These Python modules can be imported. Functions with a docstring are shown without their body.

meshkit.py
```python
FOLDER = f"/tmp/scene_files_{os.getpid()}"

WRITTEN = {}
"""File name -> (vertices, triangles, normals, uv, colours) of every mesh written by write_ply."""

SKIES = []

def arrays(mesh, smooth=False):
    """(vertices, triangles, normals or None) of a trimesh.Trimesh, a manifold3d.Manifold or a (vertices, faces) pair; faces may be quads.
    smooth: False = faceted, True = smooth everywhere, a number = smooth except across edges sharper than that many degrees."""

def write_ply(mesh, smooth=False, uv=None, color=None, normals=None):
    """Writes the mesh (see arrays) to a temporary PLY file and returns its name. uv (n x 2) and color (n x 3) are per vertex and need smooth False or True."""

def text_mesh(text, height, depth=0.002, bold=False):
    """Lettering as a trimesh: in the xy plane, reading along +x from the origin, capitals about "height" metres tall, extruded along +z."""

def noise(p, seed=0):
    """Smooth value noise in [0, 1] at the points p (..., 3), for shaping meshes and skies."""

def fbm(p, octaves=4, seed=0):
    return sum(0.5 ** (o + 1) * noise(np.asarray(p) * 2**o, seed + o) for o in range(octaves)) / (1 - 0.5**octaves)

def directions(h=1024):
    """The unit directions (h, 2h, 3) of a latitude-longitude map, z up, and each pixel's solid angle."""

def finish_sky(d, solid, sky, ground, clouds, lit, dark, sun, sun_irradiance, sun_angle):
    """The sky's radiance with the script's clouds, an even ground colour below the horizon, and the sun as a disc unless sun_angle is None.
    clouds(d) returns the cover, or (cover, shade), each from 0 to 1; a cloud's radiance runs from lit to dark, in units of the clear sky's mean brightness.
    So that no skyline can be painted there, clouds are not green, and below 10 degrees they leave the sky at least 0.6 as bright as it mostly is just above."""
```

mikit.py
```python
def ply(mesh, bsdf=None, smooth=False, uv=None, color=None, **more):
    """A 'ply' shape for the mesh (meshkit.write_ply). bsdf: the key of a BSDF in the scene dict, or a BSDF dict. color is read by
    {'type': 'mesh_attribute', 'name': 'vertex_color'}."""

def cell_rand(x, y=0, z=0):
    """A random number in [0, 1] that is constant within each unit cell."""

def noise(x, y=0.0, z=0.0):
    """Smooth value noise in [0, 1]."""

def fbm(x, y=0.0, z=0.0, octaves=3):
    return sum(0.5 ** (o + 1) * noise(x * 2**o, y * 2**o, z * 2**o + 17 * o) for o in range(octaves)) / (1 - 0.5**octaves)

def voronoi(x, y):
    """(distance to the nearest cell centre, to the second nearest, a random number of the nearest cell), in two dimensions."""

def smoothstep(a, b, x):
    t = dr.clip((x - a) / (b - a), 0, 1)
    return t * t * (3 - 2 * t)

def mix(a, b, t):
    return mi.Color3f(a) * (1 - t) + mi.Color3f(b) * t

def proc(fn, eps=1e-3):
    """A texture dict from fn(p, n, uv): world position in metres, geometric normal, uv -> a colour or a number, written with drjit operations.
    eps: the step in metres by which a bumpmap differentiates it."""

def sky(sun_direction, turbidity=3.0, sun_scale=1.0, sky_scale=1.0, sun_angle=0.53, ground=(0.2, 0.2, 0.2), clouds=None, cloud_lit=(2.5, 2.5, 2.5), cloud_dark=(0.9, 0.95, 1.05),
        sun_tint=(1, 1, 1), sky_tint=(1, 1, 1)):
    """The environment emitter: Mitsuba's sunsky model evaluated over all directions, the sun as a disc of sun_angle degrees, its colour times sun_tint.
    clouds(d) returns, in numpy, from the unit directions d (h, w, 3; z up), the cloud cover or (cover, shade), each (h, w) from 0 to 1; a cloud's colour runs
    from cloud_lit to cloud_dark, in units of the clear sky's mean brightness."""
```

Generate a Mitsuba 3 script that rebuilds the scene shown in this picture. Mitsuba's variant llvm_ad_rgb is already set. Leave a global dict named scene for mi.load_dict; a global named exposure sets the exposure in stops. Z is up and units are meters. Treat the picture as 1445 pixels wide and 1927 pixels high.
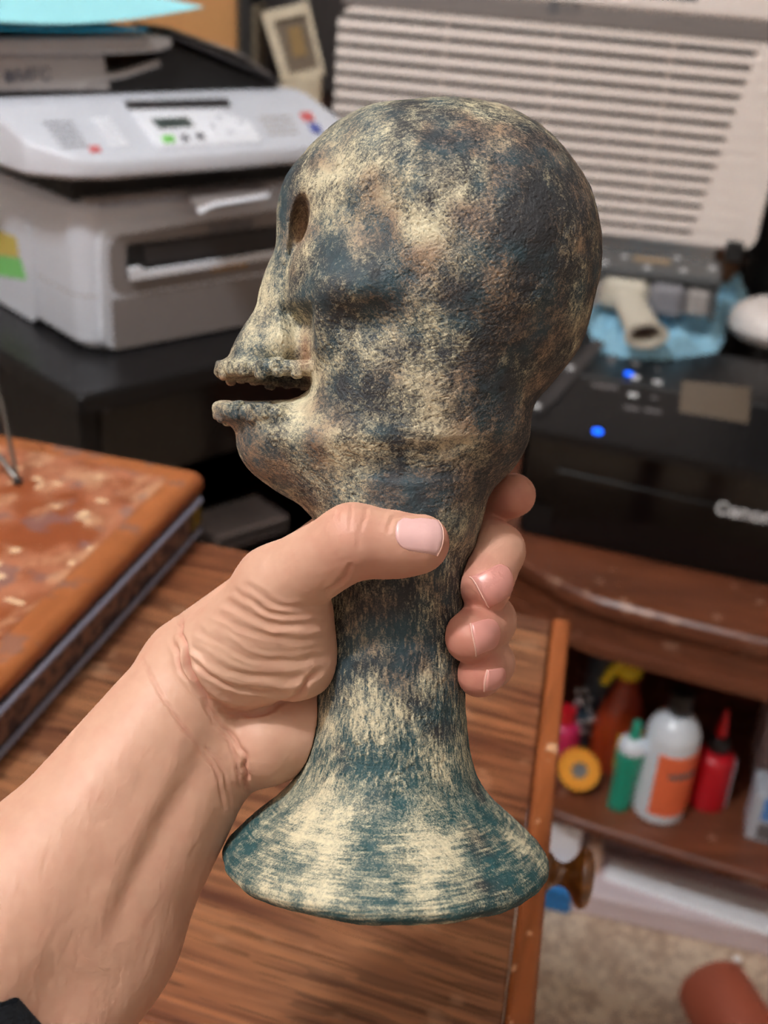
import math, random
import numpy as np, trimesh, shapely, scipy.ndimage as ndi
from shapely.geometry import Polygon, Point
from scipy.interpolate import RBFInterpolator
import drjit as dr, mitsuba as mi, mikit, meshkit
from mikit import noise, fbm, smoothstep, mix, voronoi
random.seed(3); np.random.seed(3)
scene, labels = {}, {}

# ------------------------------------------------------------------ camera, light, exposure
FPX, CX, CY, WPX = 2000.0, 722.5, 963.5, 1445
PITCH, ROLL = math.radians(27.4), math.atan(0.058)
EYE = np.array([0, 0, 1.12])
FW = np.array([0, math.cos(PITCH), -math.sin(PITCH)])
U0 = np.array([0, math.sin(PITCH), math.cos(PITCH)])
RT = math.cos(ROLL) * np.array([1.0, 0, 0]) + math.sin(ROLL) * U0
UP = math.cos(ROLL) * U0 - math.sin(ROLL) * np.array([1.0, 0, 0])
HOLD = 0.34                                   # distance at which the sculpture is held
scene['camera'] = {'type': 'thinlens', 'to_world': mi.ScalarTransform4f().look_at(origin=EYE.tolist(), target=(EYE + FW).tolist(), up=UP.tolist()),
                   'fov': 2 * math.degrees(math.atan(WPX / 2 / FPX)), 'fov_axis': 'x', 'aperture_radius': 0.0017, 'focus_distance': HOLD - 0.018,
                   'near_clip': 0.02, 'far_clip': 50.0}
exposure = 2.55
BULB = 100.0
LAMP = np.array([-0.62, -0.05, 2.5])
ROOM = dict(x0=-1.5, x1=1.5, y0=-1.4, y1=2.05, h=2.75)
ZT = 0.715                                    # desk top


def ray(x, y): return FW + (x - CX) / FPX * RT - (y - CY) / FPX * UP
def on_z(x, y, z):                            # the point of the horizontal plane z seen at a photo position
    d = ray(x, y); return EYE + d * (z - EYE[2]) / d[2]
def at_depth(x, y, d): return EYE + ray(x, y) * d
def project(P):
    q = np.asarray(P) - EYE; d = q @ FW
    return np.stack([CX + FPX * (q @ RT) / d, CY - FPX * (q @ UP) / d], -1)


# ------------------------------------------------------------------ helpers
def T(*a): return np.asarray(a, float)
def rgb(*c): return {'type': 'rgb', 'value': [float(x) for x in c]}
def s2l(*c): return [((x / 255 + 0.055) / 1.055) ** 2.4 if x > 10 else x / 255 / 12.92 for x in c]
def mat(key, color, rough=0.5, spec=0.5, metallic=0.0, bump=None, bscale=0.0, **more):
    b = {'type': 'principled', 'base_color': color if isinstance(color, dict) else rgb(*color), 'roughness': rough, 'specular': spec, 'metallic': metallic, **more}
    if bump: b = {'type': 'bumpmap', 'arbitrary': bump, 'scale': bscale, 'bsdf': b}
    scene[key] = {'type': 'twosided', 'bsdf': b}
    return key
def pmat(key, r, g, b, rough=0.5, **k): return mat(key, s2l(r, g, b), rough, **k)
def tag(key, label=None, cat=None, group=None, kind=None):
    d = labels.setdefault(key, {})
    for n, v in (('label', label), ('category', cat), ('group', group), ('kind', kind)):
        if v: d[n] = v
def numbered(key):
    if key not in scene: return key
    i = 1
    while f'{key}_{i:03d}' in scene: i += 1
    return f'{key}_{i:03d}'
def add(key, mesh, m, smooth=35, label=None, **k):
    key = numbered(key)
    scene[key] = mikit.ply(mesh, m, smooth=smooth, **k)
    if label: tag(key, label)
    return key
def frame(origin, yaw):
    c, s = math.cos(math.radians(yaw)), math.sin(math.radians(yaw))
    M = np.eye(4); M[:3, 0] = c, s, 0; M[:3, 1] = -s, c, 0; M[:3, 3] = origin
    return M
def put(mesh, M):
    m = mesh.copy(); m.apply_transform(M); return m
def cat(*ms): return trimesh.util.concatenate(list(ms))
def cbox(lo, hi, c=0.002):                    # a box with chamfered edges
    lo, hi = np.minimum(lo, hi).astype(float), np.maximum(lo, hi).astype(float)
    c = min(c, 0.3 * (hi - lo).min()); P = []
    for k in np.ndindex(2, 2, 2):
        corner = np.where(k, hi, lo); sg = np.where(k, -1, 1)
        for ax in range(3):
            q = corner + sg * c; q[ax] = corner[ax]; P.append(q)
    return trimesh.convex.convex_hull(np.array(P))
def prism(poly, z0, z1, c=0.0):               # extruded polygon with an optional chamfer at the top and bottom edges
    if not isinstance(poly, Polygon): poly = Polygon(poly)
    if c <= 0: return trimesh.creation.extrude_polygon(poly, z1 - z0, engine='earcut').apply_translation([0, 0, z0])
    poly = shapely.geometry.polygon.orient(poly.simplify(1e-5))
    ins = lambda q: resample(shapely.geometry.polygon.orient(q.buffer(-c, join_style=2)), poly)
    out = np.array(poly.exterior.coords)[:-1]; inn = ins(poly); n = len(out)
    rings = [(inn, z0), (out, z0 + c), (out, z1 - c), (inn, z1)]
    V = np.vstack([np.c_[p, np.full(n, z)] for p, z in rings]); Fs = []
    for r in range(3):
        for i in range(n):
            a, b = r * n + i, r * n + (i + 1) % n
            Fs += [[a, b, b + n], [a, b + n, a + n]]
    cap = trimesh.creation.triangulate_polygon(Polygon(inn), engine='earcut')
    W, G = V.tolist(), list(Fs)
    from scipy.spatial import cKDTree
    idx = cKDTree(inn).query(cap[0])[1]
    for t in cap[1]:
        a, b, d = idx[t]
        e, g_ = inn[b] - inn[a], inn[d] - inn[a]
        if e[0] * g_[1] - e[1] * g_[0] < 0: b, d = d, b
        G.append([a, d, b]); G.append([3 * n + a, 3 * n + b, 3 * n + d])
    return trimesh.Trimesh(np.array(W), np.array(G), process=False)
def resample(inner, outer):                   # the points of the inset outline nearest to the outline's own points
    P = np.array(outer.exterior.coords)[:-1]; L = inner.exterior
    return np.array([np.array(L.interpolate(L.project(Point(p))).coords[0]) for p in P])
def rrect(x0, y0, x1, y1, r, n=6): return shapely.geometry.box(x0 + r, y0 + r, x1 - r, y1 - r).buffer(r, quad_segs=n)
def lathe(prof, n=40, cap=True):
    prof = np.asarray(prof, float)
    return trimesh.creation.revolve(prof, sections=n)
def tube(path, r, n=10):
    path = np.asarray(path, float); r = np.broadcast_to(r, len(path)); V, Fs = [], []
    t = np.gradient(path, axis=0); t /= np.linalg.norm(t, axis=1, keepdims=True)
    a = np.cross(t[0], [0.3, 0.5, 0.8]); a /= np.linalg.norm(a)
    for i in range(len(path)):
        a = a - t[i] * (a @ t[i]); a /= np.linalg.norm(a); b = np.cross(t[i], a)
        for k in range(n):
            th = 2 * math.pi * k / n; V.append(path[i] + r[i] * (math.cos(th) * a + math.sin(th) * b))
    for i in range(len(path) - 1):
        for k in range(n):
            p, q = i * n + k, i * n + (k + 1) % n
            Fs += [[p, q, q + n], [p, q + n, p + n]]
    e = len(V); V += [path[0], path[-1]]
    for k in range(n):
        Fs += [[e, (k + 1) % n, k], [e + 1, (len(path) - 1) * n + k, (len(path) - 1) * n + (k + 1) % n]]
    return trimesh.Trimesh(np.array(V), np.array(Fs), process=False)
def axis_frame(origin, z, x=(1, 0, 0)):
    z = np.asarray(z, float); z = z / np.linalg.norm(z); x = np.asarray(x, float); x = x - z * (x @ z); x /= np.linalg.norm(x)
    M = np.eye(4); M[:3, 0], M[:3, 1], M[:3, 2], M[:3, 3] = x, np.cross(z, x), z, origin
    return M
def lettering(text, h, M, origin, bold=False, depth=0.0006, right=(1, 0, 0), up=(0, 0, 1)):   # on a face of a local frame
    m = meshkit.text_mesh(text, h, depth, bold); r, u = T(*right), T(*up); A = np.eye(4)
    A[:3, 0], A[:3, 1], A[:3, 2], A[:3, 3] = r, u, np.cross(r, u), origin
    return put(put(m, A), M)


def surface_nets(fn, lo, hi, h, coarse=4, band=2.2):
    """The zero surface of a distance-like field over a box, evaluated finely only near the surface."""
    lo, hi = np.asarray(lo, float), np.asarray(hi, float)
    n = (np.ceil((hi - lo) / h / coarse).astype(int) + 1); H = h * coarse
    ax = [lo[k] + H * (np.arange(n[k]) + 0.5) - h / 2 for k in range(3)]
    P = np.stack(np.meshgrid(*ax, indexing='ij'), -1).reshape(-1, 3)
    fc = fn(P).reshape(n)
    near = ndi.binary_dilation(np.abs(fc) < band * H)
    Fv = np.repeat(np.repeat(np.repeat(fc, coarse, 0), coarse, 1), coarse, 2).astype(np.float32)
    up = np.repeat(np.repeat(np.repeat(near, coarse, 0), coarse, 1), coarse, 2)
    idx = np.argwhere(up)
    vals = np.concatenate([fn(lo + h * c) for c in np.array_split(idx, max(1, len(idx) // 400000))])
    Fv[up] = vals
    s = Fv < 0
    c8 = sum(s[a:s.shape[0] - 1 + a, b:s.shape[1] - 1 + b, c:s.shape[2] - 1 + c].astype(np.int8) for a, b, c in np.ndindex(2, 2, 2))
    cells = np.argwhere((c8 > 0) & (c8 < 8)); num = -np.ones(c8.shape, np.int32); num[tuple(cells.T)] = np.arange(len(cells))
    acc, cnt = np.zeros((len(cells), 3)), np.zeros(len(cells))
    corners = list(np.ndindex(2, 2, 2)); g = {k: Fv[tuple((cells + k).T)] for k in corners}
    for k in corners:
        for axn in range(3):
            if k[axn] == 0:
                k2 = list(k); k2[axn] = 1; a, b = g[k], g[tuple(k2)]; m = (a < 0) != (b < 0)
                t = np.where(m, a / np.where(m, a - b, 1), 0); p = np.tile(np.array(k, float), (len(cells), 1)); p[:, axn] += t
                acc[m] += p[m]; cnt[m] += 1
    V = lo + h * (cells + acc / cnt[:, None]); Q = []
    for axn in range(3):
        o1, o2 = [(1, 2), (2, 0), (0, 1)][axn]
        sl = [slice(1, -1)] * 3; sl[axn] = slice(0, -1); sl2 = list(sl); sl2[axn] = slice(1, None)
        a, b = s[tuple(sl)], s[tuple(sl2)]
        e = np.argwhere(a != b); inside = a[tuple(e.T)]
        base = e.copy(); base[:, o1] += 1; base[:, o2] += 1
        d1, d2 = np.zeros(3, int), np.zeros(3, int); d1[o1] = 1; d2[o2] = 1
        q = np.stack([num[tuple((base - d1 - d2).T)], num[tuple((base - d2).T)], num[tuple(base.T)], num[tuple((base - d1).T)]], 1)
        q[~inside] = q[~inside][:, ::-1]; Q.append(q)
    Q = np.vstack(Q); Q = Q[(Q >= 0).all(1)]
    return trimesh.Trimesh(V, np.vstack([Q[:, [0, 1, 2]], Q[:, [0, 2, 3]]]), process=False)
def smin(a, b, k):
    h = np.clip(0.5 + 0.5 * (b - a) / k, 0, 1); return b * (1 - h) + a * h - k * h * (1 - h)
def smax(a, b, k): return -smin(-a, -b, k)
def cone(P, a, b, ra, rb):                    # distance to a tapered limb from a to b
    a, b = np.asarray(a, float), np.asarray(b, float); d = b - a
    t = np.clip((P - a) @ d / (d @ d), 0, 1)
    return np.linalg.norm(P - a - t[:, None] * d, axis=1) - (ra + (rb - ra) * t)
def ellipsoid(P, c, r, A=None):
    q = P - np.asarray(c, float)
    if A is not None: q = q @ A
    r = np.asarray(r, float); k0 = np.linalg.norm(q / r, axis=1); k1 = np.linalg.norm(q / r ** 2, axis=1)
    return k0 * (k0 - 1) / np.maximum(k1, 1e-9)
def chaikin(P, n=2, closed=True):
    P = np.asarray(P, float)
    for _ in range(n):
        Q = np.roll(P, -1, 0) if closed else P[1:]; A = P if closed else P[:-1]
        out = np.empty((2 * len(A), P.shape[1])); out[0::2] = 0.75 * A + 0.25 * Q; out[1::2] = 0.25 * A + 0.75 * Q
        P = out if closed else np.vstack([P[:1], out, P[-1:]])
    return P


# local frame of the held things: u right, v down, w towards the eye; one unit is 0.17 mm
UNIT = HOLD / FPX
POSE = np.eye(4); POSE[:3, 0], POSE[:3, 1], POSE[:3, 2] = RT * UNIT, -UP * UNIT, -FW * UNIT
POSE[:3, 3] = EYE + FW * HOLD - RT * UNIT * CX + UP * UNIT * CY
IV = np.linalg.inv(POSE).tolist()
def held(mesh):
    V = mesh.vertices @ POSE[:3, :3].T + POSE[:3, 3]
    return trimesh.Trimesh(V, mesh.faces[:, ::-1] if np.linalg.det(POSE[:3, :3]) < 0 else mesh.faces, process=False)
def L(x, y, w): return np.array([CX + (x - CX) * (1 - w / FPX), CY + (y - CY) * (1 - w / FPX), w])
def local(p):
    q = [p.x * IV[k][0] + p.y * IV[k][1] + p.z * IV[k][2] + IV[k][3] for k in range(3)]
    return [mi.Float(v) * 0.01 for v in q]

def ss(a, b, x): t = np.clip((x - a) / (b - a), 0, 1); return t * t * (3 - 2 * t)

# ------------------------------------------------------------------ materials
BLOBS = [  # drybrushed patches of the sculpture, in hundreds of units as the photo shows them: place, radius, + cream or - dark
    (6.25, 3.15, .42, .34), (5.85, 3.35, .3, .22), (6.95, 3.2, .22, .4), (7.15, 3.6, .2, .4), (7.4, 3.95, .25, .36), (7.8, 4.3, .36, .42), (8.1, 4.5, .3, .3), (6.7, 4.2, .4, .12), (8.7, 3.9, .3, .22), (8.0, 5.2, .4, .16), (6.6, 4.75, .3, .2),
    (5.05, 6.3, .4, .3), (5.5, 6.3, .3, .3), (5.2, 8.2, .5, .16), (5.75, 7.7, .32, .5), (6.05, 7.0, .25, .3), (4.5, 6.85, .35, .24), (8.1, 8.1, .6, .2), (8.6, 8.3, .5, .14), (7.0, 6.5, .5, .14), (9.6, 8.3, .35, .14), (5.0, 5.6, .25, .3),
    (6.8, 8.6, .6, .08), (10.6, 5.9, .6, .1), (8.8, 2.5, .8, .12), (6.9, 13.3, .5, .3), (6.15, 13.6, .18, .3), (6.3, 15.4, .6, .4), (5.6, 15.9, .3, .2), (6.0, 16.7, .5, .28), (5.0, 16.6, .3, .2), (8.2, 15.9, .55, .3), (9.7, 15.8, .4, .2), (7.9, 16.9, .3, .2), (7.9, 12.6, .25, .15), (9.0, 13.8, .18, .2),
    (5.4, 3.4, .32, -.4), (5.3, 4.0, .2, -.3), (6.25, 4.9, .4, -.3), (7.0, 5.35, .6, -.34), (6.0, 5.5, .4, -.2), (6.55, 4.35, .25, -.15), (7.6, 2.6, .7, -.16), (8.3, 3.1, .8, -.18), (8.2, 2.3, .9, -.12), (10.3, 3.4, .6, -.14), (9.9, 4.2, .7, -.3), (9.0, 3.5, .25, -.2), (8.7, 5.6, .4, -.26), (6.5, 7.3, .5, -.34),
    (7.4, 7.6, .45, -.26), (10.2, 5.2, .5, -.24), (5.1, 8.35, .2, -.2), (9.2, 6.9, .8, -.26), (9.8, 8.7, .3, -.2), (7.7, 9.4, .8, -.3), (7.9, 11.6, 1.0, -.3), (6.35, 12.6, .35, -.3), (8.3, 13.5, .6, -.34), (7.5, 14.3, .35, -.34), (6.6, 14.4, .25, -.2),
    (7.2, 15.2, .45, -.32), (4.6, 15.9, .45, -.3), (5.6, 16.3, .35, -.22), (7.0, 16.3, .4, -.2), (8.8, 14.8, .5, -.2), (9.3, 16.3, .5, -.2), (7.5, 17.1, .35, -.3), (6.2, 17.2, .3, -.3), (9.2, 16.9, .4, -.24), (5.0, 17.0, .3, -.2)]
def strokes(x, y, z):                         # grain of the drybrushing: streaked down the stem, round the foot and over the head
    stem = smoothstep(9.2, 10.8, y) * (1 - smoothstep(14.0, 15.2, y)); base = smoothstep(14.4, 15.4, y)
    ra = dr.sqrt(dr.square(x - 8.4) + dr.square(y - 5.2)); ta = dr.atan2(y - 5.2, x - 8.4)
    head = .5 * fbm(x * 20 + y * 6, y * 22 - x * 5, z * 20, 3) + .5 * fbm(ra * 24, ta * 20, z * 16, 3); down = fbm(x * 24, y * 8, z * 24, 3); r = dr.sqrt(dr.square(x - 7.26) + dr.square(z)); th = dr.atan2(z, x - 7.26)
    foot = fbm(th * 7, y * 26 + r * 10, 2.0, 3)
    g = head * (1 - stem) * (1 - base) + down * stem * (1 - base) + (.65 * foot + .35 * head) * base
    return .68 * g + .32 * noise(x * 52, y * 52, z * 52), stem, base
def sculpture_color(p, n, uv):
    x, y, z = local(p)
    a = .315 - .26 * smoothstep(16.08, 16.2, y) - .15 * smoothstep(7.8, 10.4, x)  # cream thins towards the right: shade painted into the coverage
    for bx, by, br, am in PATCHES:
        a = a + 1.15 * am * dr.exp(-(dr.square(x - bx) + dr.square(y - by)) / (br * br))
    big = fbm(x * 1.2 + 5, y * 1.2, z * 1.2, 3); mid = fbm(x * 4, y * 3, z * 4 + 3, 3)
    a = a + .7 * (big - .5) + .9 * (mid - .5)
    g, stem, base = strokes(x + .06 * mid, y, z)
    g = (g - .5) * 1.9 + .5
    cover = .88 * smoothstep(-.62, .55, g - 1 + a) + .12 * smoothstep(-.12, .2, g - 1 + a)
    tone = fbm(x * 1.7 + 9, y * 1.7, z * 1.7 + 2, 3)
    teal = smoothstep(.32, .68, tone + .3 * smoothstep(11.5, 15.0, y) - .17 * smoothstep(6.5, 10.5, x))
    dark = mix(s2l(46, 46, 48), mix(s2l(45, 62, 68), s2l(36, 68, 70), smoothstep(12, 15, y)), teal)
    warm = smoothstep(.35, .7, fbm(x * 1.5, y * 1.5 + 4, z * 1.5, 2) + .2 * dr.exp(-dr.square(y - 9.1) / .8) + .26 * smoothstep(6.5, 10.5, x) - .13 - .28 * smoothstep(12, 13.5, y))  # browner to the right and under the jaw, painting in shade there
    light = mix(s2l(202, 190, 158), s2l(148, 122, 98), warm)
    col = mix(dark, light, cover)
    clay = dr.maximum(dr.exp(-dr.square((x - 5.72) / .17) - dr.square((y - 4.42) / .42)), dr.exp(-dr.square((x - 5.80) / .13) - dr.square((y - 6.75) / .42)))
    clay = dr.maximum(clay, (1 - smoothstep(.55, .8, dr.abs(z))) * smoothstep(7.08, 7.2, y) * (1 - smoothstep(7.5, 7.6, y)) * (1 - smoothstep(5.6, 5.8, x)))
    col = mix(col, mix(s2l(120, 84, 62), s2l(172, 130, 96), g), .8 * clay)
    return col * (.86 + .28 * noise(x * 24, y * 24, z * 24))
def sculpture_relief(p, n, uv):
    x, y, z = local(p); g, stem, base = strokes(x, y, z)
    pits = smoothstep(.80, .9, noise(x * 15, y * 15, z * 15 + 4))
    return 1.2 * g + .2 * fbm(x * 7, y * 5, z * 7, 2) - .4 * pits
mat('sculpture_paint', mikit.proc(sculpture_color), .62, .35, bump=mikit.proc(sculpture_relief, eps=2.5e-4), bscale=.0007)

def skin_relief(p, n, uv):
    x, y, z = local(p)
    arm = 1 - smoothstep(3.6, 4.6, x)
    return fbm(x * 26, y * 26, z * 26, 2) + arm * noise(x * 21, y * 5.5, z * 14) + .5 * noise(x * 9 + y * 9, y * 20 - x * 20, z * 14)
mat('skin', {'type': 'mesh_attribute', 'name': 'vertex_color'}, .52, .36, bump=mikit.proc(skin_relief, eps=2e-4), bscale=.00012, sheen=.15)
mat('nail', s2l(206, 142, 130), .34, .5)
mat('thumb_nail', s2l(222, 176, 170), .24, .6)  # lighter copy of the nail colour, painting in the reflection on the thumbnail
mat('nail_edge', s2l(220, 172, 154), .4, .5)
def cloth_relief(p, n, uv): return noise(p.x * 1500, p.y * 1500, p.z * 1500)
mat('black_fabric', s2l(30, 33, 38), .9, .2, bump=mikit.proc(cloth_relief, eps=3e-4), bscale=.0004)

TD = math.radians(-17.4)
def along(p): return p.x * math.cos(TD) + p.y * math.sin(TD), -p.x * math.sin(TD) + p.y * math.cos(TD)
def desk_color(p, n, uv):
    s, t = along(p)
    w = t + .012 * fbm(s * 5, t * 9, 0, 3)
    g = fbm(s * 11, w * 260, p.z * 60, 4); b = noise(s * 3, w * 60, 2.0)
    c = mix(s2l(84, 47, 33), s2l(156, 104, 70), smoothstep(.2, .8, .72 * g + .28 * b))
    pore = smoothstep(.62, .74, noise(s * 45, w * 700, 5.0)); c = c * (1 - .35 * pore)
    wear = smoothstep(.70, .8, fbm(s * 38, t * 60, 1.0, 3)); c = mix(c, s2l(190, 146, 112), .28 * wear)
    red = smoothstep(.4, .7, noise(s * 6 + 3, t * 6, 1)); return mix(c, c * mi.Color3f(1.05, .9, .82), red)
def desk_relief(p, n, uv):
    s, t = along(p); return noise(s * 45, t * 700, 5.0)
mat('desk_wood', mikit.proc(desk_color), .36, .45, bump=mikit.proc(desk_relief, eps=3e-4), bscale=.00018)
def edge_color(p, n, uv):
    s, t = along(p); g = fbm(s * 160, t * 10, p.z * 160, 3)
    chip = smoothstep(.66, .74, fbm(s * 110, t * 80, p.z * 120, 3))
    return mix(mix(s2l(112, 58, 30), s2l(176, 100, 56), g), s2l(226, 180, 138), .75 * chip)
mat('desk_edge_wood', mikit.proc(edge_color), .34, .45)
def board_color(p, n, uv):
    s, t = along(p)
    g = fbm(s * 26, t * 26, 1, 4); h = fbm(s * 90, t * 90, 3, 3)
    c = mix(s2l(138, 70, 38), s2l(172, 108, 78), smoothstep(.3, .65, g))
    pale = smoothstep(.50, .72, fbm(s * 52, t * 34, 8, 4) + .2 * (h - .5)); c = mix(c, s2l(202, 156, 120), .6 * pale)
    gray = smoothstep(.60, .72, fbm(s * 48 + 7, t * 48, 5, 3)); c = mix(c, s2l(122, 96, 96), .55 * gray)
    dot = smoothstep(.80, .92, noise(s * 95, t * 95, 3)); return mix(c, s2l(232, 200, 160), .8 * dot)
mat('board_wood', mikit.proc(board_color), .45, .4)
def rim_color(p, n, uv):
    s, t = along(p); g = fbm(s * 60, t * 30, 1, 3)
    return mix(mix(s2l(140, 78, 42), s2l(178, 106, 60), g), s2l(122, 92, 84), .6 * smoothstep(.62, .74, fbm(s * 55 + 7, t * 55, 5, 3)))
mat('board_rim_wood', mikit.proc(rim_color), .42, .4)
def mottle(p, n, uv):
    s, t = along(p); g = fbm(s * 130, t * 130, p.z * 130, 3)
    return mix(s2l(74, 58, 58), s2l(126, 94, 78), smoothstep(.36, .64, g))
mat('mottled_paper', mikit.proc(mottle), .5, .4)
pmat('bead_metal', 128, 130, 150, .4, spec=.6)
def label_color(p, n, uv): return mix(s2l(120, 96, 22), s2l(74, 58, 20), smoothstep(.5, .62, noise(p.x * 260, p.y * 260, p.z * 260)))
mat('olive_label', mikit.proc(label_color), .5)
def stand_color(p, n, uv):
    g = fbm(p.x * 9, p.y * 60, p.z * 90, 3); chip = smoothstep(.68, .76, fbm(p.x * 50, p.y * 50, p.z * 50, 3))
    return mix(mix(s2l(72, 40, 28), s2l(122, 68, 44), g), s2l(170, 132, 110), .5 * chip)
mat('stand_wood', mikit.proc(stand_color), .38, .45)
def carpet_color(p, n, uv):
    return mix(s2l(176, 150, 130), s2l(218, 196, 172), smoothstep(.3, .7, .6 * fbm(p.x * 28, p.y * 28, 0, 3) + .4 * noise(p.x * 160, p.y * 160, 0)))
def carpet_relief(p, n, uv): return fbm(p.x * 300, p.y * 300, 0, 2)
mat('carpet', mikit.proc(carpet_color), .95, .1, bump=mikit.proc(carpet_relief), bscale=.004)
def frame_color(p, n, uv): return mix(s2l(176, 160, 136), s2l(206, 192, 166), fbm(p.x * 60, p.y * 60, p.z * 60, 2))
mat('cream_paint', mikit.proc(frame_color), .6)
def varnish(p, n, uv): return mix(s2l(58, 30, 12), s2l(134, 80, 26), fbm(p.x * 60, p.y * 60, p.z * 220, 2))
mat('knob_varnish', mikit.proc(varnish), .16, .6, clearcoat=.8, clearcoat_gloss=.95)
pmat('wall_paint', 168, 158, 150, .8)
pmat('dark_wall', 52, 46, 44, .9)
pmat('ceiling_paint', 226, 222, 214, .9)
pmat('side_wall_paint', 176, 166, 156, .85)
pmat('printer_white', 218, 216, 214, .42); pmat('printer_light', 206, 208, 216, .4); pmat('printer_grey', 128, 120, 118, .5); pmat('printer_mid', 160, 153, 150, .45)
pmat('printer_dark', 46, 43, 44, .5); pmat('print_grey', 84, 84, 92, .5); pmat('key_white', 236, 238, 244, .35)
pmat('lcd', 66, 74, 72, .25); pmat('green_key', 118, 196, 92, .4); pmat('red_key', 196, 84, 86, .4); pmat('blue_key', 62, 76, 150, .4); pmat('yellow_sticker', 196, 176, 90, .5); pmat('amber_sticker', 176, 128, 34, .45)
pmat('green_sticker', 124, 198, 112, .5); pmat('slot_black', 12, 11, 12, .6)
pmat('sheet_cyan', 150, 214, 222, .8); pmat('sheet_teal', 26, 134, 166, .7); pmat('sheet_white', 226, 228, 234, .75)
pmat('tan_board', 196, 140, 84, .6); pmat('ink_black', 20, 18, 18, .7); pmat('brown_picture', 92, 74, 52, .6); pmat('book_olive', 88, 78, 62, .7); pmat('ochre', 132, 104, 58, .7)
pmat('vent_white', 238, 226, 218, .5); pmat('vent_strip', 122, 114, 111, .45); pmat('vent_inner', 10, 8, 7, .95); pmat('logo_grey', 92, 90, 92, .5)
mat('gloss_black', s2l(6, 5, 6), .1, .4); mat('satin_black', s2l(11, 10, 11), .4, .3); mat('soft_black', s2l(13, 13, 15), .36, .35); pmat('edge_black', 40, 38, 40, .3)
pmat('screen_grey', 92, 80, 68, .3); pmat('print_white', 226, 226, 228, .45); pmat('chrome', 214, 216, 220, .2, metallic=1.0)
scene['blue_light'] = {'type': 'diffuse', 'reflectance': rgb(.02, .06, .2)}
pmat('cloth_blue', 150, 198, 222, .9, spec=.1)
pmat('tool_beige', 204, 196, 180, .45); pmat('tool_grey', 72, 74, 76, .45); pmat('tool_mid', 128, 126, 132, .45); pmat('tool_bore', 66, 48, 44, .8); pmat('tool_tan', 150, 128, 100, .5)
pmat('white_plastic', 236, 226, 220, .4); pmat('brown_leather', 146, 100, 66, .5)
scene['clear_film'] = {'type': 'thindielectric', 'int_ior': 1.45}
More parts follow.
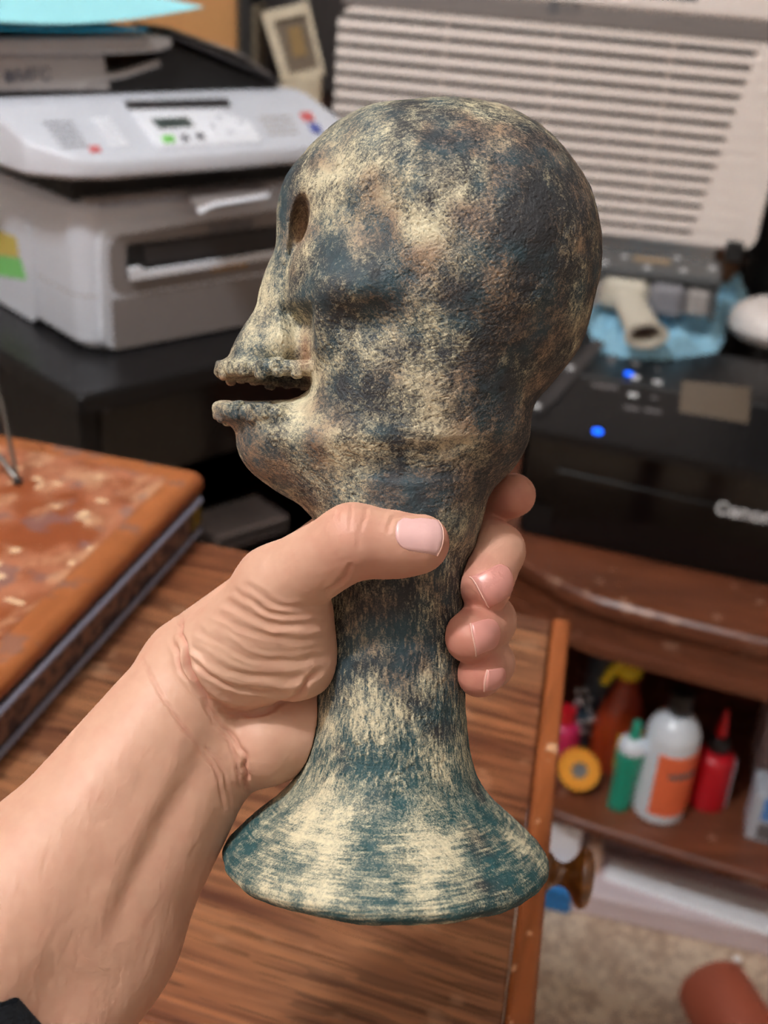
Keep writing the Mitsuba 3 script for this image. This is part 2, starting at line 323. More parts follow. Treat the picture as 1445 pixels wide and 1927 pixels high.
pmat('wire_metal', 120, 116, 112, .3, metallic=.9); pmat('rubber', 40, 36, 34, .8)
mat('amber_liquid', s2l(150, 52, 22), .15, .5, clearcoat=.6, clearcoat_gloss=.95); pmat('yellow_plastic', 236, 206, 36, .35); pmat('teal_plastic', 28, 150, 122, .3); pmat('can_white', 226, 232, 240, .3)
pmat('orange_label', 236, 112, 70, .4); pmat('cap_black', 24, 24, 26, .35); pmat('red_label', 190, 22, 36, .35); pmat('orange_tape', 240, 160, 50, .4); pmat('tape_core', 120, 116, 116, .6)
pmat('pink_plastic', 196, 40, 92, .3); pmat('carton_blue', 70, 130, 196, .5); pmat('carton_grey', 176, 182, 192, .5); pmat('blue_box', 30, 112, 178, .5); pmat('slate_plastic', 44, 56, 66, .35)
pmat('mauve_panel', 196, 176, 180, .7); pmat('plinth_paint', 214, 198, 202, .6); pmat('bright_board', 250, 251, 255, .7); pmat('grey_box', 214, 204, 206, .6); pmat('peach_plastic', 206, 172, 150, .6)
pmat('terracotta', 156, 78, 56, .6); pmat('device_grey', 96, 92, 94, .5); pmat('dark_brown', 60, 36, 28, .5)
scene['bead_glass'] = {'type': 'dielectric', 'int_ior': 1.5}
# ------------------------------------------------------------------ the room and its lamp
x0, x1, y0, y1, hh = (ROOM[k] for k in ('x0', 'x1', 'y0', 'y1', 'h'))
def struct(key, lo, hi, m, label):
    add(key, cbox(lo, hi, .001), m, smooth=False); tag(key, label, None, None, 'structure')
struct('floor', [x0, y0, -.05], [x1, y1, 0], 'carpet', 'beige carpet floor')
struct('ceiling', [x0, y0, hh], [x1, y1, hh + .05], 'ceiling_paint', 'white ceiling')
struct('wall_back', [x0, y1, 0], [x1, y1 + .05, hh], 'dark_wall', 'wall behind the machines')
struct('wall_left', [x0 - .05, y0, 0], [x0, y1, hh], 'side_wall_paint', 'left wall')
struct('wall_right', [x1, y0, 0], [x1 + .05, y1, hh], 'side_wall_paint', 'right wall')
struct('wall_front', [x0, y0 - .05, 0], [x1, y0, hh], 'side_wall_paint', 'wall behind the viewer')
add('ceiling_lamp__base', put(lathe([(0, 0), (.09, 0), (.1, -.02), (.06, -.05), (0, -.05)], 32), frame([LAMP[0], LAMP[1], hh], 0)), 'chrome')
for k, dx in enumerate((-.085, .085)):
    c = LAMP + [dx, .03 * (1 if k else -1), 0]
    add('ceiling_lamp__socket', tube([[LAMP[0] + dx * .3, LAMP[1], hh - .03], [c[0], c[1], c[2] + .10], [c[0], c[1], c[2] + .045]], .014, 12), 'chrome')
    m = trimesh.creation.icosphere(3, .045); m.apply_translation(c)
    key = numbered('ceiling_lamp__bulb'); scene[key] = {**mikit.ply(m, 'printer_white', smooth=True), 'emitter': {'type': 'area', 'radiance': rgb(BULB * .93, BULB * .97, BULB * 1.02)}}
tag('ceiling_lamp', 'ceiling lamp with two bare round bulbs', 'lamp')
# ------------------------------------------------------------------ the desk, the board on it
A_, B_ = on_z(1036, 1168, ZT)[:2], on_z(944, 1927, ZT)[:2]
OA, OB = on_z(1074, 1172, ZT)[:2], on_z(992, 1927, ZT)[:2]
BL = on_z(380, 1020, ZT)[:2]
dE = (B_ - A_) / np.linalg.norm(B_ - A_); dB = (BL - A_) / np.linalg.norm(BL - A_); nE = T(-dE[1], dE[0])
NEAR = 0.78; LEFT = 0.95
wlip = .0125
Pt = [A_, A_ + dE * NEAR, A_ + dE * NEAR + dB * LEFT, A_ + dB * LEFT]
top = Polygon(Pt)
if not top.exterior.is_ccw: top = Polygon(Pt[::-1])
add('desk__top', prism(top, ZT - .02, ZT, .0008), 'desk_wood', smooth=30)
g0, g1 = A_ + nE * .0012 - dE * .002, A_ + nE * (wlip + .0012) - dE * .002
lip = Polygon([g0, g1, g1 + dE * (NEAR + .002), g0 + dE * (NEAR + .002)])
lip = lip.buffer(-.003).buffer(.003, quad_segs=5)
add('desk__edge_moulding', prism(lip, ZT - .022, ZT + .0025, .0022), 'desk_edge_wood', smooth=50, label='chipped raised edge strip')
core = Polygon([A_ + dE * .01 + dB * .01 + nE * .004, A_ + dE * (NEAR - .01) + dB * .01 + nE * .004, A_ + dE * (NEAR - .01) + dB * (LEFT - .02), A_ + dE * .01 + dB * (LEFT - .02)])
inner = Polygon([A_ + dE * .02 + dB * .02 - nE * .014, A_ + dE * (NEAR - .02) + dB * .02 - nE * .014, A_ + dE * (NEAR - .02) + dB * (LEFT - .04), A_ + dE * .02 + dB * (LEFT - .04)])
add('desk__apron', prism(core.difference(inner.buffer(-.012)), ZT - .13, ZT - .021), 'desk_edge_wood', smooth=False)
ME = np.eye(4); ME[:3, 0] = [*(-dE), 0]; ME[:3, 1] = [*(-nE), 0]; ME[:3, 2] = [0, 0, 1]          # x along the edge away from the eye, y inwards
ME[:3, 3] = [*(A_ + nE * .004), 0]
KN = on_z(1030, 1640, ZT - .036)[:2]; kx = float((KN - A_) @ (-dE))
add('desk__drawer', put(cbox([kx - .13, -.010, ZT - .115], [kx + .2, 0, ZT - .026], .002), ME), 'desk_edge_wood', smooth=30)
prof = [(0, 0), (.0105, 0), (.0108, .002), (.0072, .005), (.0060, .0085), (.0068, .012), (.0105, .0155), (.0145, .0175), (.0162, .0195), (.0163, .0215), (.0150, .0240), (.0105, .0258), (.005, .0266), (0, .0268)]
kc = put(trimesh.Trimesh([[kx, -.010, ZT - .040]], [], process=False), ME).vertices[0] if False else (ME @ T(kx, -.0102, ZT - .036, 1))[:3]
add('desk__drawer__knob', put(lathe(chaikin(prof, 2, False), 48), axis_frame(kc, [*nE, .0])), 'knob_varnish', smooth=40, label='turned round wooden drawer knob')
for i, (a, b) in enumerate([(.03, .03), (NEAR - .05, .03), (.03, LEFT - .05), (NEAR - .05, LEFT - .05)]):
    c = A_ + dE * a + dB * b
    add('desk__leg', put(cbox([-.02, -.02, 0], [.02, .02, ZT - .0212], .002), frame([c[0], c[1], 0], -17.4)), 'desk_edge_wood', smooth=30)
tag('desk', 'worn reddish brown wooden desk with a turned knob on its right side', 'desk')

ZB = ZT + .047
K_ = on_z(390, 888, ZB)[:2]; Kf = on_z(0, 1284, ZB)[:2]; Kb = on_z(20, 818, ZB)[:2]
e1 = (Kf - K_) / np.linalg.norm(Kf - K_); e2 = (Kb - K_) / np.linalg.norm(Kb - K_)
BLEN, BWID = .62, .5
board = Polygon([K_, K_ + e1 * BLEN, K_ + e1 * BLEN + e2 * BWID, K_ + e2 * BWID]); board = shapely.geometry.polygon.orient(board)
rnd = lambda q, r: q.buffer(-r, join_style=2).buffer(r, quad_segs=6)
add('wooden_case__lid', prism(rnd(board, .012), ZB - .014, ZB, .004), 'board_rim_wood', smooth=60, label='orange brown lid with a rounded edge')
add('wooden_case__lid__panel', prism(rnd(board.buffer(-.022, join_style=2), .004), ZB - .002, ZB + .0006, .0005), 'board_wood', smooth=False, label='scuffed reddish panel with pale spots')
add('wooden_case__side', prism(rnd(board.buffer(-.003, join_style=2), .010), ZT + .0002, ZB - .015, .001), 'mottled_paper', smooth=60, label='mottled brown and black side band')
n1 = T(e1[1], -e1[0]); n1 = n1 if n1 @ e2 < 0 else -n1
s0, s1 = K_ + e1 * .016 + n1 * .0005, K_ + e1 * (BLEN - .02) + n1 * .0005
pts, rad = [], []
for q in np.linspace(0, 1, 700):
    pts.append([*(s0 + (s1 - s0) * q), ZB - .0165]); rad.append(.0024 + .0005 * math.sin(q * 1050))
add('wooden_case__metal_bead', tube(pts, np.array(rad), 10), 'bead_metal', smooth=True, label='ribbed grey metal bead')
s0, s1 = s0 - n1 * .001, s1 - n1 * .001
add('wooden_case__lower_bead', tube([[*s0, ZT + .004], [*s1, ZT + .003]], .0022, 10), 'bead_metal', smooth=True)
lab = [K_ + e1 * .034, K_ + e1 * .012, K_ + e1 * .004 + e2 * .003, K_ + e2 * .012, K_ + e2 * .05]
o = rnd(board.buffer(-.0015, join_style=2), .0115); i_ = rnd(board.buffer(-.0035, join_style=2), .0095)
cut = Polygon([K_ + e1 * .028 - e2 * .02 - e1 * .05, K_ + e1 * .028 - e2 * .02, K_ + e1 * .028 + e2 * .05, K_ - e1 * .05 + e2 * .05])
add('wooden_case__corner_label', prism(o.difference(i_).intersection(cut), ZT + .008, ZB - .0155), 'olive_label', smooth=60, label='olive yellow label at the corner')
tag('wooden_case', 'flat worn orange brown wooden case with grey beaded edge lying on the desk', 'case')

ft = on_z(33, 906, ZB + .003); t1 = ray(6, 772); p1 = EYE + t1 * ((ft - EYE) @ FW - .004); p0 = EYE + ray(-14, 700) * ((ft - EYE) @ FW - .006)
q1 = EYE + ray(2, 862) * ((ft - EYE) @ FW + .004); q0 = EYE + ray(-30, 846) * ((ft - EYE) @ FW + .01)
add('wire_stand__rod', tube([p0, p1, ft + [0, 0, .002]], .0016, 10), 'wire_metal', smooth=True)
add('wire_stand__rod', tube([q0, q1, .7 * ft + .3 * q1, ft + [0, 0, .003]], .0022, 10), 'wire_metal', smooth=True)
m = trimesh.creation.icosphere(2, .0034); m.apply_translation(ft + [0, 0, .0005])
add('wire_stand__foot', m, 'rubber', smooth=True, label='dark rubber foot')
p2 = p0 + T(-.07, .02, 0); f2 = ft + T(-.09, .02, 0)
add('wire_stand__rod', tube([p0, p0 + T(-.03, .008, .015), p2, f2], .0016, 10), 'wire_metal', smooth=True)
tag('wire_stand', 'bent metal wire stand standing on the wooden case', 'stand')
# ------------------------------------------------------------------ the machines and furniture behind
def on_plane(P, x, y):                        # local coordinates, on a plane frame P (its x, y axes), of what the photo shows there
    n = P[:3, 2]; d = ray(x, y); q = EYE + d * (((P[:3, 3] - EYE) @ n) / (d @ n)); q = q - P[:3, 3]
    return np.array([q @ P[:3, 0], q @ P[:3, 1]])
def front_of(M, off=0.0):                     # plane frame of a box's front face: x along it, y up, z towards the viewer
    A = np.eye(4); A[:3, 0], A[:3, 1], A[:3, 2] = [1, 0, 0], [0, 0, 1], [0, -1, 0]; A[:3, 3] = [0, off, 0]; return M @ A
def top_of(M, z): A = np.eye(4); A[2, 3] = z; return M @ A
def plate(P, px, t0, t1, r=0.0, c=0.0, low=None):       # a plate on a plane frame, its outline given where the photo shows it
    poly = Polygon([on_plane(P, *q) for q in px])
    if low is not None: poly = poly.intersection(shapely.geometry.box(-9, low, 9, 9))
    if r: poly = poly.buffer(-r, join_style=2).buffer(r, quad_segs=5)
    return put(prism(shapely.geometry.polygon.orient(poly), t0, t1, c), P)
def dot(P, x, y, r, t0, t1, n=20, ry=None):
    c = on_plane(P, x, y); m = prism(shapely.affinity.scale(Point(*c).buffer(r, quad_segs=n // 4), 1, (ry or r) / r), t0, t1, min(.0006, (t1 - t0) * .3)); return put(m, P)
import shapely.affinity

# black cabinet on the left
CM = frame(on_z(152, 744, .73), 45)
add('black_cabinet__top', put(cbox([-.004, -.004, -.022], [.62, .44, 0], .003), CM), 'soft_black', label='black top board')
add('black_cabinet__side', put(cbox([0, .006, -.73], [.02, .43, -.0225], .001), CM), 'satin_black')
add('black_cabinet__side', put(cbox([.58, .006, -.73], [.6, .43, -.0225], .001), CM), 'satin_black')
add('black_cabinet__back', put(cbox([.0205, .42, -.73], [.5795, .43, -.0225], .001), CM), 'satin_black')
add('black_cabinet__rail', put(cbox([.0205, .004, -.11], [.5795, .02, -.0225], .001), CM), 'gloss_black')
CP = front_of(CM, .004)
add('black_cabinet__rail__knob', put(lathe([(0, 0), (.0032, 0), (.003, .002), (.0045, .004), (.0045, .006), (.003, .0075), (0, .008)], 20), CP @ axis_frame([*on_plane(CP, 193, 769), 0], [0, 0, 1])), 'edge_black', smooth=50)
SH = on_z(446, 962, .44); zs = .44 - .73 - .03
add('black_cabinet__shelf', put(cbox([.0205, .03, zs - .018], [.5795, .4195, zs], .001), CM), 'satin_black')
add('black_cabinet__shelf', put(cbox([.0205, .03, -.66], [.5795, .4195, -.64], .001), CM), 'satin_black')
tag('black_cabinet', 'black cabinet in the dark corner carrying the white printer', 'cabinet')
bx = (np.linalg.inv(CM) @ T(*SH, 1))[:3]; BM = frame((CM @ T(bx[0], bx[1], zs, 1))[:3], 45 - 4); GB = BM @ np.diag([.78, .8, .8, 1.0])
add('grey_media_box__case', put(cbox([-.075, -.05, .0003], [.075, .05, .03], .003), GB), 'grey_box')
add('grey_media_box__front', put(cbox([-.07, -.0525, .006], [.07, -.0502, .026], .001), GB), 'device_grey')
tag('grey_media_box', 'flat grey box on the shelf inside the black cabinet', 'box')

# multifunction printer
PM = frame(on_z(165, 671, .7302), 42); PF = front_of(PM, 0); W_ = .345
def bodypoly(g=0.0): return rrect(-.0 + g, 0 + g, W_ - g, .37 - g, .03 - g * .5, 8)
add('white_printer__base', put(prism(bodypoly(.03), .0002, .0018, .0003), PM), 'printer_dark', smooth=40)
add('white_printer__body', put(prism(bodypoly(), .0020, .155, .010), PM), 'printer_light', smooth=60, label='rounded pale grey body')
add('white_printer__body__seam', put(prism(bodypoly(-.0006), .0612, .0622), PM), 'printer_mid', smooth=40)
add('white_printer__front_frame', plate(PF, [(189, 664), (182, 425), (640, 350), (640, 585)], -.006, .004, .02, .002, .0015), 'printer_light', smooth=50, label='raised rounded frame')
add('white_printer__front_cover', plate(PF, [(205, 556), (199, 446), (640, 372), (640, 486)], .0042, .0056, .016, .0008), 'printer_grey', smooth=40, label='darker grey front cover')
add('white_printer__paper_tray', plate(PF, [(211, 660), (205, 561), (640, 491), (640, 590), (345, 640), (338, 649)], .0042, .0058, .003, .0008, .003), 'printer_grey', smooth=40, label='grey paper drawer')
add('white_printer__front_cover__slot', plate(PF, [(232, 520), (232, 458), (640, 406), (640, 462)], .0058, .0064, .004), 'slot_black', smooth=False, label='black feed slot')
add('white_printer__front_cover__slot_flap', plate(PF, [(268, 494), (264, 460), (640, 410), (640, 446)], .0066, .0085, .003, .0005), 'printer_dark', smooth=30)
add('white_printer__front_cover__slot_lip', plate(PF, [(236, 524), (230, 500), (252, 496), (262, 504), (640, 446), (640, 460)], .0088, .014, .002, .001), 'key_white', smooth=30, label='bright white slot lip')
add('white_printer__front_cover__sticker', plate(PF, [(392, 509), (390, 487), (456, 476), (459, 499)], .0058, .0062), 'amber_sticker', smooth=False, label='amber sticker')
m = meshkit.text_mesh('brother', .0125, .0005, True); c = on_plane(PF, 388, 432); m.apply_translation([c[0], c[1] - .003, .0058])
add('white_printer__front_cover__lettering', put(m, PF), 'print_grey', smooth=False, label='dark grey lettering')
SD = PM @ np.array([[0, 0, -1, 0], [-1, 0, 0, 0], [0, 1, 0, 0], [0, 0, 0, 1.0]])            # left side: x towards the front, y up
add('white_printer__side_panel', plate(SD, [(-60, 400), (-60, 540), (6, 594), (70, 634), (70, 560), (62, 446), (46, 404), (26, 386)], .0002, .0022, .012, .0008, .0025), 'printer_light', smooth=40)
add('white_printer__side_panel__sticker', plate(SD, [(-8, 430), (-8, 478), (40, 484), (34, 446)], .0024, .0028), 'yellow_sticker', smooth=False, label='pale yellow sticker')
add('white_printer__side_panel__sticker', plate(SD, [(-8, 479), (-8, 516), (54, 526), (42, 486)], .0024, .0028), 'green_sticker', smooth=False, label='light green sticker')
# paper exit between body and scanner
add('white_printer__exit_shade_fill', put(cbox([.012, .03, .1552], [W_ - .012, .34, .1855], .001), PM), 'slot_black', smooth=False, label='solid black fill for the shaded paper exit')  # solid black block in place of the shade inside the exit gap
add('white_printer__exit_tray', put(cbox([.02, .012, .1551], [W_ - .02, .0298, .159], .001), PM), 'printer_mid')
add('white_printer__exit_flap', plate(top_of(PM, .1595), [(345, 358), (376, 403), (402, 389), (506, 371), (518, 360), (482, 344)], 0, .002, .002, .0006), 'printer_grey', smooth=30, label='small output flap')
add('white_printer__exit_flap__lip', plate(top_of(PM, .1617), [(370, 396), (376, 404), (402, 390), (507, 372), (505, 366), (400, 383)], 0, .0012, .001, .0003), 'key_white', smooth=30, label='bright flap edge')
# scanner unit with the control panel
FRONT_Y, BACK_Y = -.042, .085
ctl = Polygon([(-.05, BACK_Y), (-.045, FRONT_Y + .05), (-.015, FRONT_Y + .012), (.02, FRONT_Y), (W_ - .03, FRONT_Y), (W_ - .008, FRONT_Y + .01), (W_, FRONT_Y + .03), (W_, BACK_Y)])
ctl = shapely.geometry.polygon.orient(ctl.buffer(.008).buffer(-.008, quad_segs=4).buffer(-.006).buffer(.006, quad_segs=4))
SL = (.246 - .206) / (BACK_Y - FRONT_Y)
cm = prism(ctl, 0, .014, .004); vz = cm.vertices.copy(); vz[:, 2] += np.where(vz[:, 2] > .005, .192 + SL * (vz[:, 1] - FRONT_Y), .188)
cm = trimesh.Trimesh(vz, cm.faces, process=False)
add('white_printer__control_panel', put(cm, PM), 'printer_light', smooth=40, label='sloping control panel')
a_ = math.atan(SL); PC = np.eye(4); PC[:3, 0] = [1, 0, 0]; PC[:3, 1] = [0, math.cos(a_), math.sin(a_)]; PC[:3, 2] = [0, -math.sin(a_), math.cos(a_)]; PC[:3, 3] = [0, FRONT_Y, .206]
PC = PM @ PC
def onp(key, px, t0, t1, m, r=.0012, label=None): add('white_printer__control_panel__' + key, plate(PC, px, t0, t1, r, .0003 if t1 - t0 > .0012 else 0), m, smooth=30, label=label)
onp('display_bezel', [(246, 212), (296, 280), (492, 268), (470, 232), (405, 210)], .0002, .0022, 'key_white', .003, 'white raised display surround')
onp('display', [(283, 229), (300, 247), (366, 242), (351, 226)], .0024, .0034, 'lcd', .001, 'dark screen')
onp('button', [(303, 262), (309, 274), (330, 272), (324, 260)], .0024, .0040, 'green_key', .001, 'green button')
onp('button', [(338, 260), (344, 270), (357, 269), (350, 259)], .0024, .0040, 'print_grey', .001)
onp('button', [(366, 257), (373, 267), (386, 266), (378, 256)], .0024, .0040, 'print_grey', .001)
for k, (x, y) in enumerate([(388, 228), (412, 226), (434, 225), (398, 242), (424, 240), (452, 236), (404, 256), (432, 254), (462, 250)]):
    add('white_printer__control_panel__button', dot(PC, x, y, .0042, .0024, .0042), 'printer_light' if k % 2 else 'key_white', smooth=40)
for k in range(5):
    y = 226 + 11 * k; x = 172 + 8 * k
    onp('button', [(x, y), (x + 4, y + 6), (x + 38, y + 5), (x + 34, y - 1)], .0002, .0022, 'key_white', .001)
    onp('printed_line', [(80 + 9 * k, y + 5), (82 + 9 * k, y + 8), (138 + 7 * k, y + 6), (136 + 7 * k, y + 3)], .0002, .0005, 'print_grey', 0)
onp('button', [(167, 279), (171, 288), (190, 287), (186, 278)], .0002, .0024, 'red_key', .001, 'red button')
onp('button', [(563, 215), (572, 229), (592, 228), (584, 214)], .0002, .0026, 'red_key', .001, 'red stop button')
onp('button', [(580, 236), (590, 252), (606, 251), (597, 236)], .0002, .0026, 'blue_key', .001, 'blue start button')
for k in range(4): onp('printed_line', [(486 + 6 * k, 222 + 10 * k), (488 + 6 * k, 225 + 10 * k), (548 + 5 * k, 221 + 10 * k), (546 + 5 * k, 218 + 10 * k)], .0002, .0005, 'printer_mid', 0)
onp('memory_strip', [(234, 192), (240, 206), (436, 202), (428, 187)], .0002, .0012, 'printer_dark', .001, 'dark strip below the lid')
add('white_printer__scanner_bed', put(prism(rrect(-.05, .0855, W_, .36, .006), .188, .246, .004), PM), 'printer_light', smooth=40)
PL = front_of(PM, .105)
add('white_printer__scanner_lid', put(cbox([-.03, .112, .2465], [W_ - .02, .35, .258], .003), PM), 'printer_dark', label='dark scanner lid')
add('white_printer__feeder', plate(PL, [(-70, 172), (-70, 104), (196, 104), (210, 170)], -.2, 0, .003, .002), 'printer_mid', smooth=30, label='grey document feeder')
c = on_plane(PL, 14, 152)
add('white_printer__feeder__badge', dot(PL, 18, 144, .0062, .0002, .0008), 'print_grey', smooth=False)
m = meshkit.text_mesh('MFC', .0125, .0005, True); c = on_plane(PL, 30, 153); m.apply_translation([c[0], c[1], .0002])
add('white_printer__feeder__lettering', put(m, PL), 'print_grey', smooth=False, label='dark grey lettering')
add('white_printer__feeder_cover', plate(PL, [(-80, 101), (-80, 70), (270, 64), (312, 68), (318, 84), (292, 96), (196, 101)], -.21, .012, .004, .003), 'printer_mid', smooth=40, label='feeder top cover with rounded end')
f0, f1, f2, f3 = on_plane(PL, 318, 68), on_plane(PL, 446, 152), on_plane(PL, 534, 160), on_plane(PL, 440, 84)
def tray(p, q, t, y0_, y1_):
    d = T(q[0] - p[0], q[1] - p[1]); n = T(-d[1], d[0]) / np.linalg.norm(d) * t
    return prism(Polygon([p, q, q + n, p + n]), -y1_, -y0_, .0008)
add('white_printer__feeder_tray', put(tray(f0, f0 + (f2 - f0) * .95, .004, -.008, .10), PL), 'printer_dark', smooth=30, label='dark sloping document tray')
add('white_printer__feeder_tray__wing', put(tray(f0 + [.012, .0045], f0 + (f2 - f0) * .62 + [.006, .012], .003, .02, .11), PL), 'printer_mid', smooth=30)
add('white_printer__feeder_tray__wing', put(tray(f0 + (f2 - f0) * .64 + [.004, .012], f2 + [0, .003], .003, .015, .10), PL), 'printer_grey', smooth=30)
add('white_printer__feeder_shade_fill', plate(PL, [(214, 168), (212, 132), (300, 112), (330, 88), (520, 162), (520, 170)], -.19, -.006), 'slot_black', smooth=False, label='black fill for the shade under the tray')  # black plate painting the shade in the gap below the tray
ax_ = [on_plane(PL, 150, 168), on_plane(PL, 168, 152), on_plane(PL, 235, 140), on_plane(PL, 300, 118)]
add('white_printer__feeder_arm', put(tube([[*p, -.002] for p in ax_], .004, 10), PL), 'printer_mid', smooth=True)
tag('white_printer', 'white multifunction printer with control panel and stickers on the black cabinet', 'printer')
# papers on the printer
def sheet(px, lift, z, m, key, label):
    P = PM @ axis_frame([0, 0, z], [0, 0, 1]); n = 26; g = []
    a, b, c2, d2 = (on_plane(P, *q) for q in px)
    for i in range(n):
        for j in range(n):
            s, t = i / (n - 1), j / (n - 1); p = (1 - s) * ((1 - t) * a + t * d2) + s * ((1 - t) * b + t * c2); g.append([*p, lift(s, t)])
    g = T(*g); f = []
    for i in range(n - 1):
        for j in range(n - 1): q = i * n + j; f += [[q, q + n, q + n + 1], [q, q + n + 1, q + 1]]
    V = np.vstack([g, g + [0, 0, .0009]]); N = len(g); rim = [j for j in range(n)] + [i * n + n - 1 for i in range(1, n)] + [(n - 1) * n + j for j in range(n - 2, -1, -1)] + [i * n for i in range(n - 2, 0, -1)]
    F = [x[::-1] for x in f] + [[q + N for q in x] for x in f]
    for x, y in zip(rim, rim[1:] + rim[:1]): F += [[x, y, y + N], [x, y + N, x + N]]
    mm = trimesh.Trimesh(V, np.array(F), process=False)
    if mm.volume < 0: mm.invert()
    add(key, put(mm, P), m, smooth=40); tag(key, label, 'paper')
zt_ = float(on_plane(PL, 100, 66)[1])
def paper(key, x0_, x1_, y0_, y1_, z, lift, m, label, skew=0.0):
    n = 30; s, t = np.meshgrid(np.linspace(0, 1, n), np.linspace(0, 1, n), indexing='ij')
    g = np.stack([x0_ + (x1_ - x0_) * s + skew * t, y0_ + (y1_ - y0_) * t, z + lift(s, t)], -1).reshape(-1, 3); f = []
    for i in range(n - 1):
        for j in range(n - 1): q = i * n + j; f += [[q, q + n, q + n + 1], [q, q + n + 1, q + 1]]
    N = n * n; rim = [j for j in range(n)] + [i * n + n - 1 for i in range(1, n)] + [(n - 1) * n + j for j in range(n - 2, -1, -1)] + [i * n for i in range(n - 2, 0, -1)]
    F = [x[::-1] for x in f] + [[q + N for q in x] for x in f]
    for x, y in zip(rim, rim[1:] + rim[:1]): F += [[x, y, y + N], [x, y + N, x + N]]
    mm = trimesh.Trimesh(np.vstack([g, g + [0, 0, .0008]]), np.array(F), process=False)
    if mm.volume < 0: mm.invert()
    add(key, put(mm, PM), m, smooth=40); tag(key, label, 'paper')
paper('white_sheet', -.14, -.03, .079, .30, zt_ + .0032, lambda s, t: .0005 * np.sin(9 * s), 'sheet_white', 'white sheet of paper at the bottom of the papers on the printer')
paper('teal_sheet', -.13, .135, .080, .30, zt_ + .0056, lambda s, t: .0006 + .0006 * np.sin(7 * s + 3 * t), 'sheet_teal', 'deep teal sheet sandwiched between the white and the pale cyan paper')
paper('cyan_sheet', -.15, .205, .083, .31, zt_ + .0088, lambda s, t: .0030 + .0016 * np.sin(8 * s + 2 * t) + .062 * t * (1 - .55 * s) + .016 * s ** 4 * (1 - t), 'sheet_cyan', 'pale cyan curled sheet on top of the papers on the white printer', .0)

# things behind the printer, up to the window unit
SB = frame(at_depth(446, 92, 1.78), 0)
q = at_depth(446, 110, 1.78)
add('tan_panel__board', cbox([q[0] - .42, q[1], .73], [q[0], q[1] + .025, 1.7], .003), 'tan_board')
add('tan_panel__edge', cbox([q[0] + .0002, q[1] - .002, .73], [q[0] + .006, q[1] + .027, 1.7], .001), 'brown_picture')
tag('tan_panel', 'tall tan wooden panel standing behind the white printer', 'panel')
lo = at_depth(500, 190, 1.72); zsh = lo[2]
add('wall_shelf__board', cbox([q[0] + .01, lo[1] - .06, zsh - .03], [q[0] + .16, lo[1] + .16, zsh - .002], .002), 'dark_brown')
add('wall_shelf__bracket', cbox([q[0] + .06, lo[1], .0], [q[0] + .08, lo[1] + .02, zsh - .0305], .002), 'dark_brown')
tag('wall_shelf', 'dark narrow shelf between the tan panel and the window unit', 'shelf')
for k, (xa, xb, yt, m, lab) in enumerate([(452, 474, -40, 'ink_black', 'black upright book next to the tan panel'), (474, 487, 10, 'book_olive', 'olive brown upright book right of the black book')]):
    a, b = at_depth(xa, 150, 1.72), at_depth(xb, 150, 1.72); zz = at_depth(xa, yt, 1.72)[2]
    key = ['upright_book', 'upright_book_001'][k]
    add(key + '__cover', cbox([a[0], a[1], zsh - .0018], [b[0] - .001, a[1] + .11, zz], .001), m); add(key + '__pages', cbox([a[0] + .0025, a[1] + .004, zz + .0002], [b[0] - .0035, a[1] + .106, zz + .001], .0002), 'cream_paint'); tag(key, lab, 'book')
FP = axis_frame(at_depth(540, 100, 1.70), [0, -.96, .28])
def fpl(px, t0, t1): return plate(FP, px, t0, t1, 0, .001)
out_ = [(492, 26), (580, 4), (612, 140), (536, 166)]; inn = [(516, 42), (576, 28), (600, 128), (546, 142)]
po, pi_ = Polygon([on_plane(FP, *p) for p in out_]), Polygon([on_plane(FP, *p) for p in inn])
add('picture_frame__moulding', put(prism(po.difference(pi_), -.004, .008), FP), 'cream_paint', smooth=False, label='cream moulding')
add('picture_frame__picture', fpl(inn, -.003, -.0005), 'brown_picture', label='dark brown picture')
add('picture_frame__picture__patch', fpl([(540, 52), (566, 48), (578, 104), (552, 108)], -.0003, .0002), 'ochre', label='ochre patch')
tag('picture_frame', 'tilted cream picture frame with dark brown picture behind the white printer', 'picture')
a, b = at_depth(528, 160, 1.67), at_depth(606, 150, 1.67)
add('wooden_block__body', cbox([a[0], a[1] - .02, zsh - .0018], [b[0], a[1] + .006, at_depth(560, 140, 1.67)[2]], .003), 'cream_paint'); add('wooden_block__foot', cbox([a[0] + .003, a[1] - .018, zsh - .0019], [b[0] - .003, a[1] + .004, zsh - .0017], .00005), 'brown_picture')
tag('wooden_block', 'cream block lying in front of the tilted picture frame', 'block')

# window air conditioner
o_, e_ = at_depth(621, 384, 1.60), at_depth(1418, 474, 1.53)
X_ = e_ - o_; AW = np.linalg.norm(X_); X_ = X_ / AW; Zv = T(0, 0, 1) - X_ * X_[2]; Zv /= np.linalg.norm(Zv)
AM = np.eye(4); AM[:3, 0], AM[:3, 2], AM[:3, 1], AM[:3, 3] = X_, Zv, np.cross(Zv, X_), o_
AP = front_of(AM, 0); GP = .01865; G1 = float(on_plane(AP, 632, 29)[1]); NG = 15; xl = float(on_plane(AP, 632, 100)[0])
ztop = G1 + .0135; zstrip = ztop + .026; HT = zstrip + .12
def arect(x0_, x1_, z0_, z1_, y0_, y1_, c=.002): return put(cbox([x0_, y0_, z0_], [x1_, y1_, z1_], c), AM)
add('air_conditioner__cabinet', arect(.006, AW - .006, .004, HT - .004, .03, .42), 'vent_white')
add('air_conditioner__grille_back', arect(.008, AW - .008, .006, ztop, .027, .0297), 'vent_inner', smooth=False)
xr = lambda z: float(on_plane(AP, 1426, 101)[0]) + (z - G1) * .145
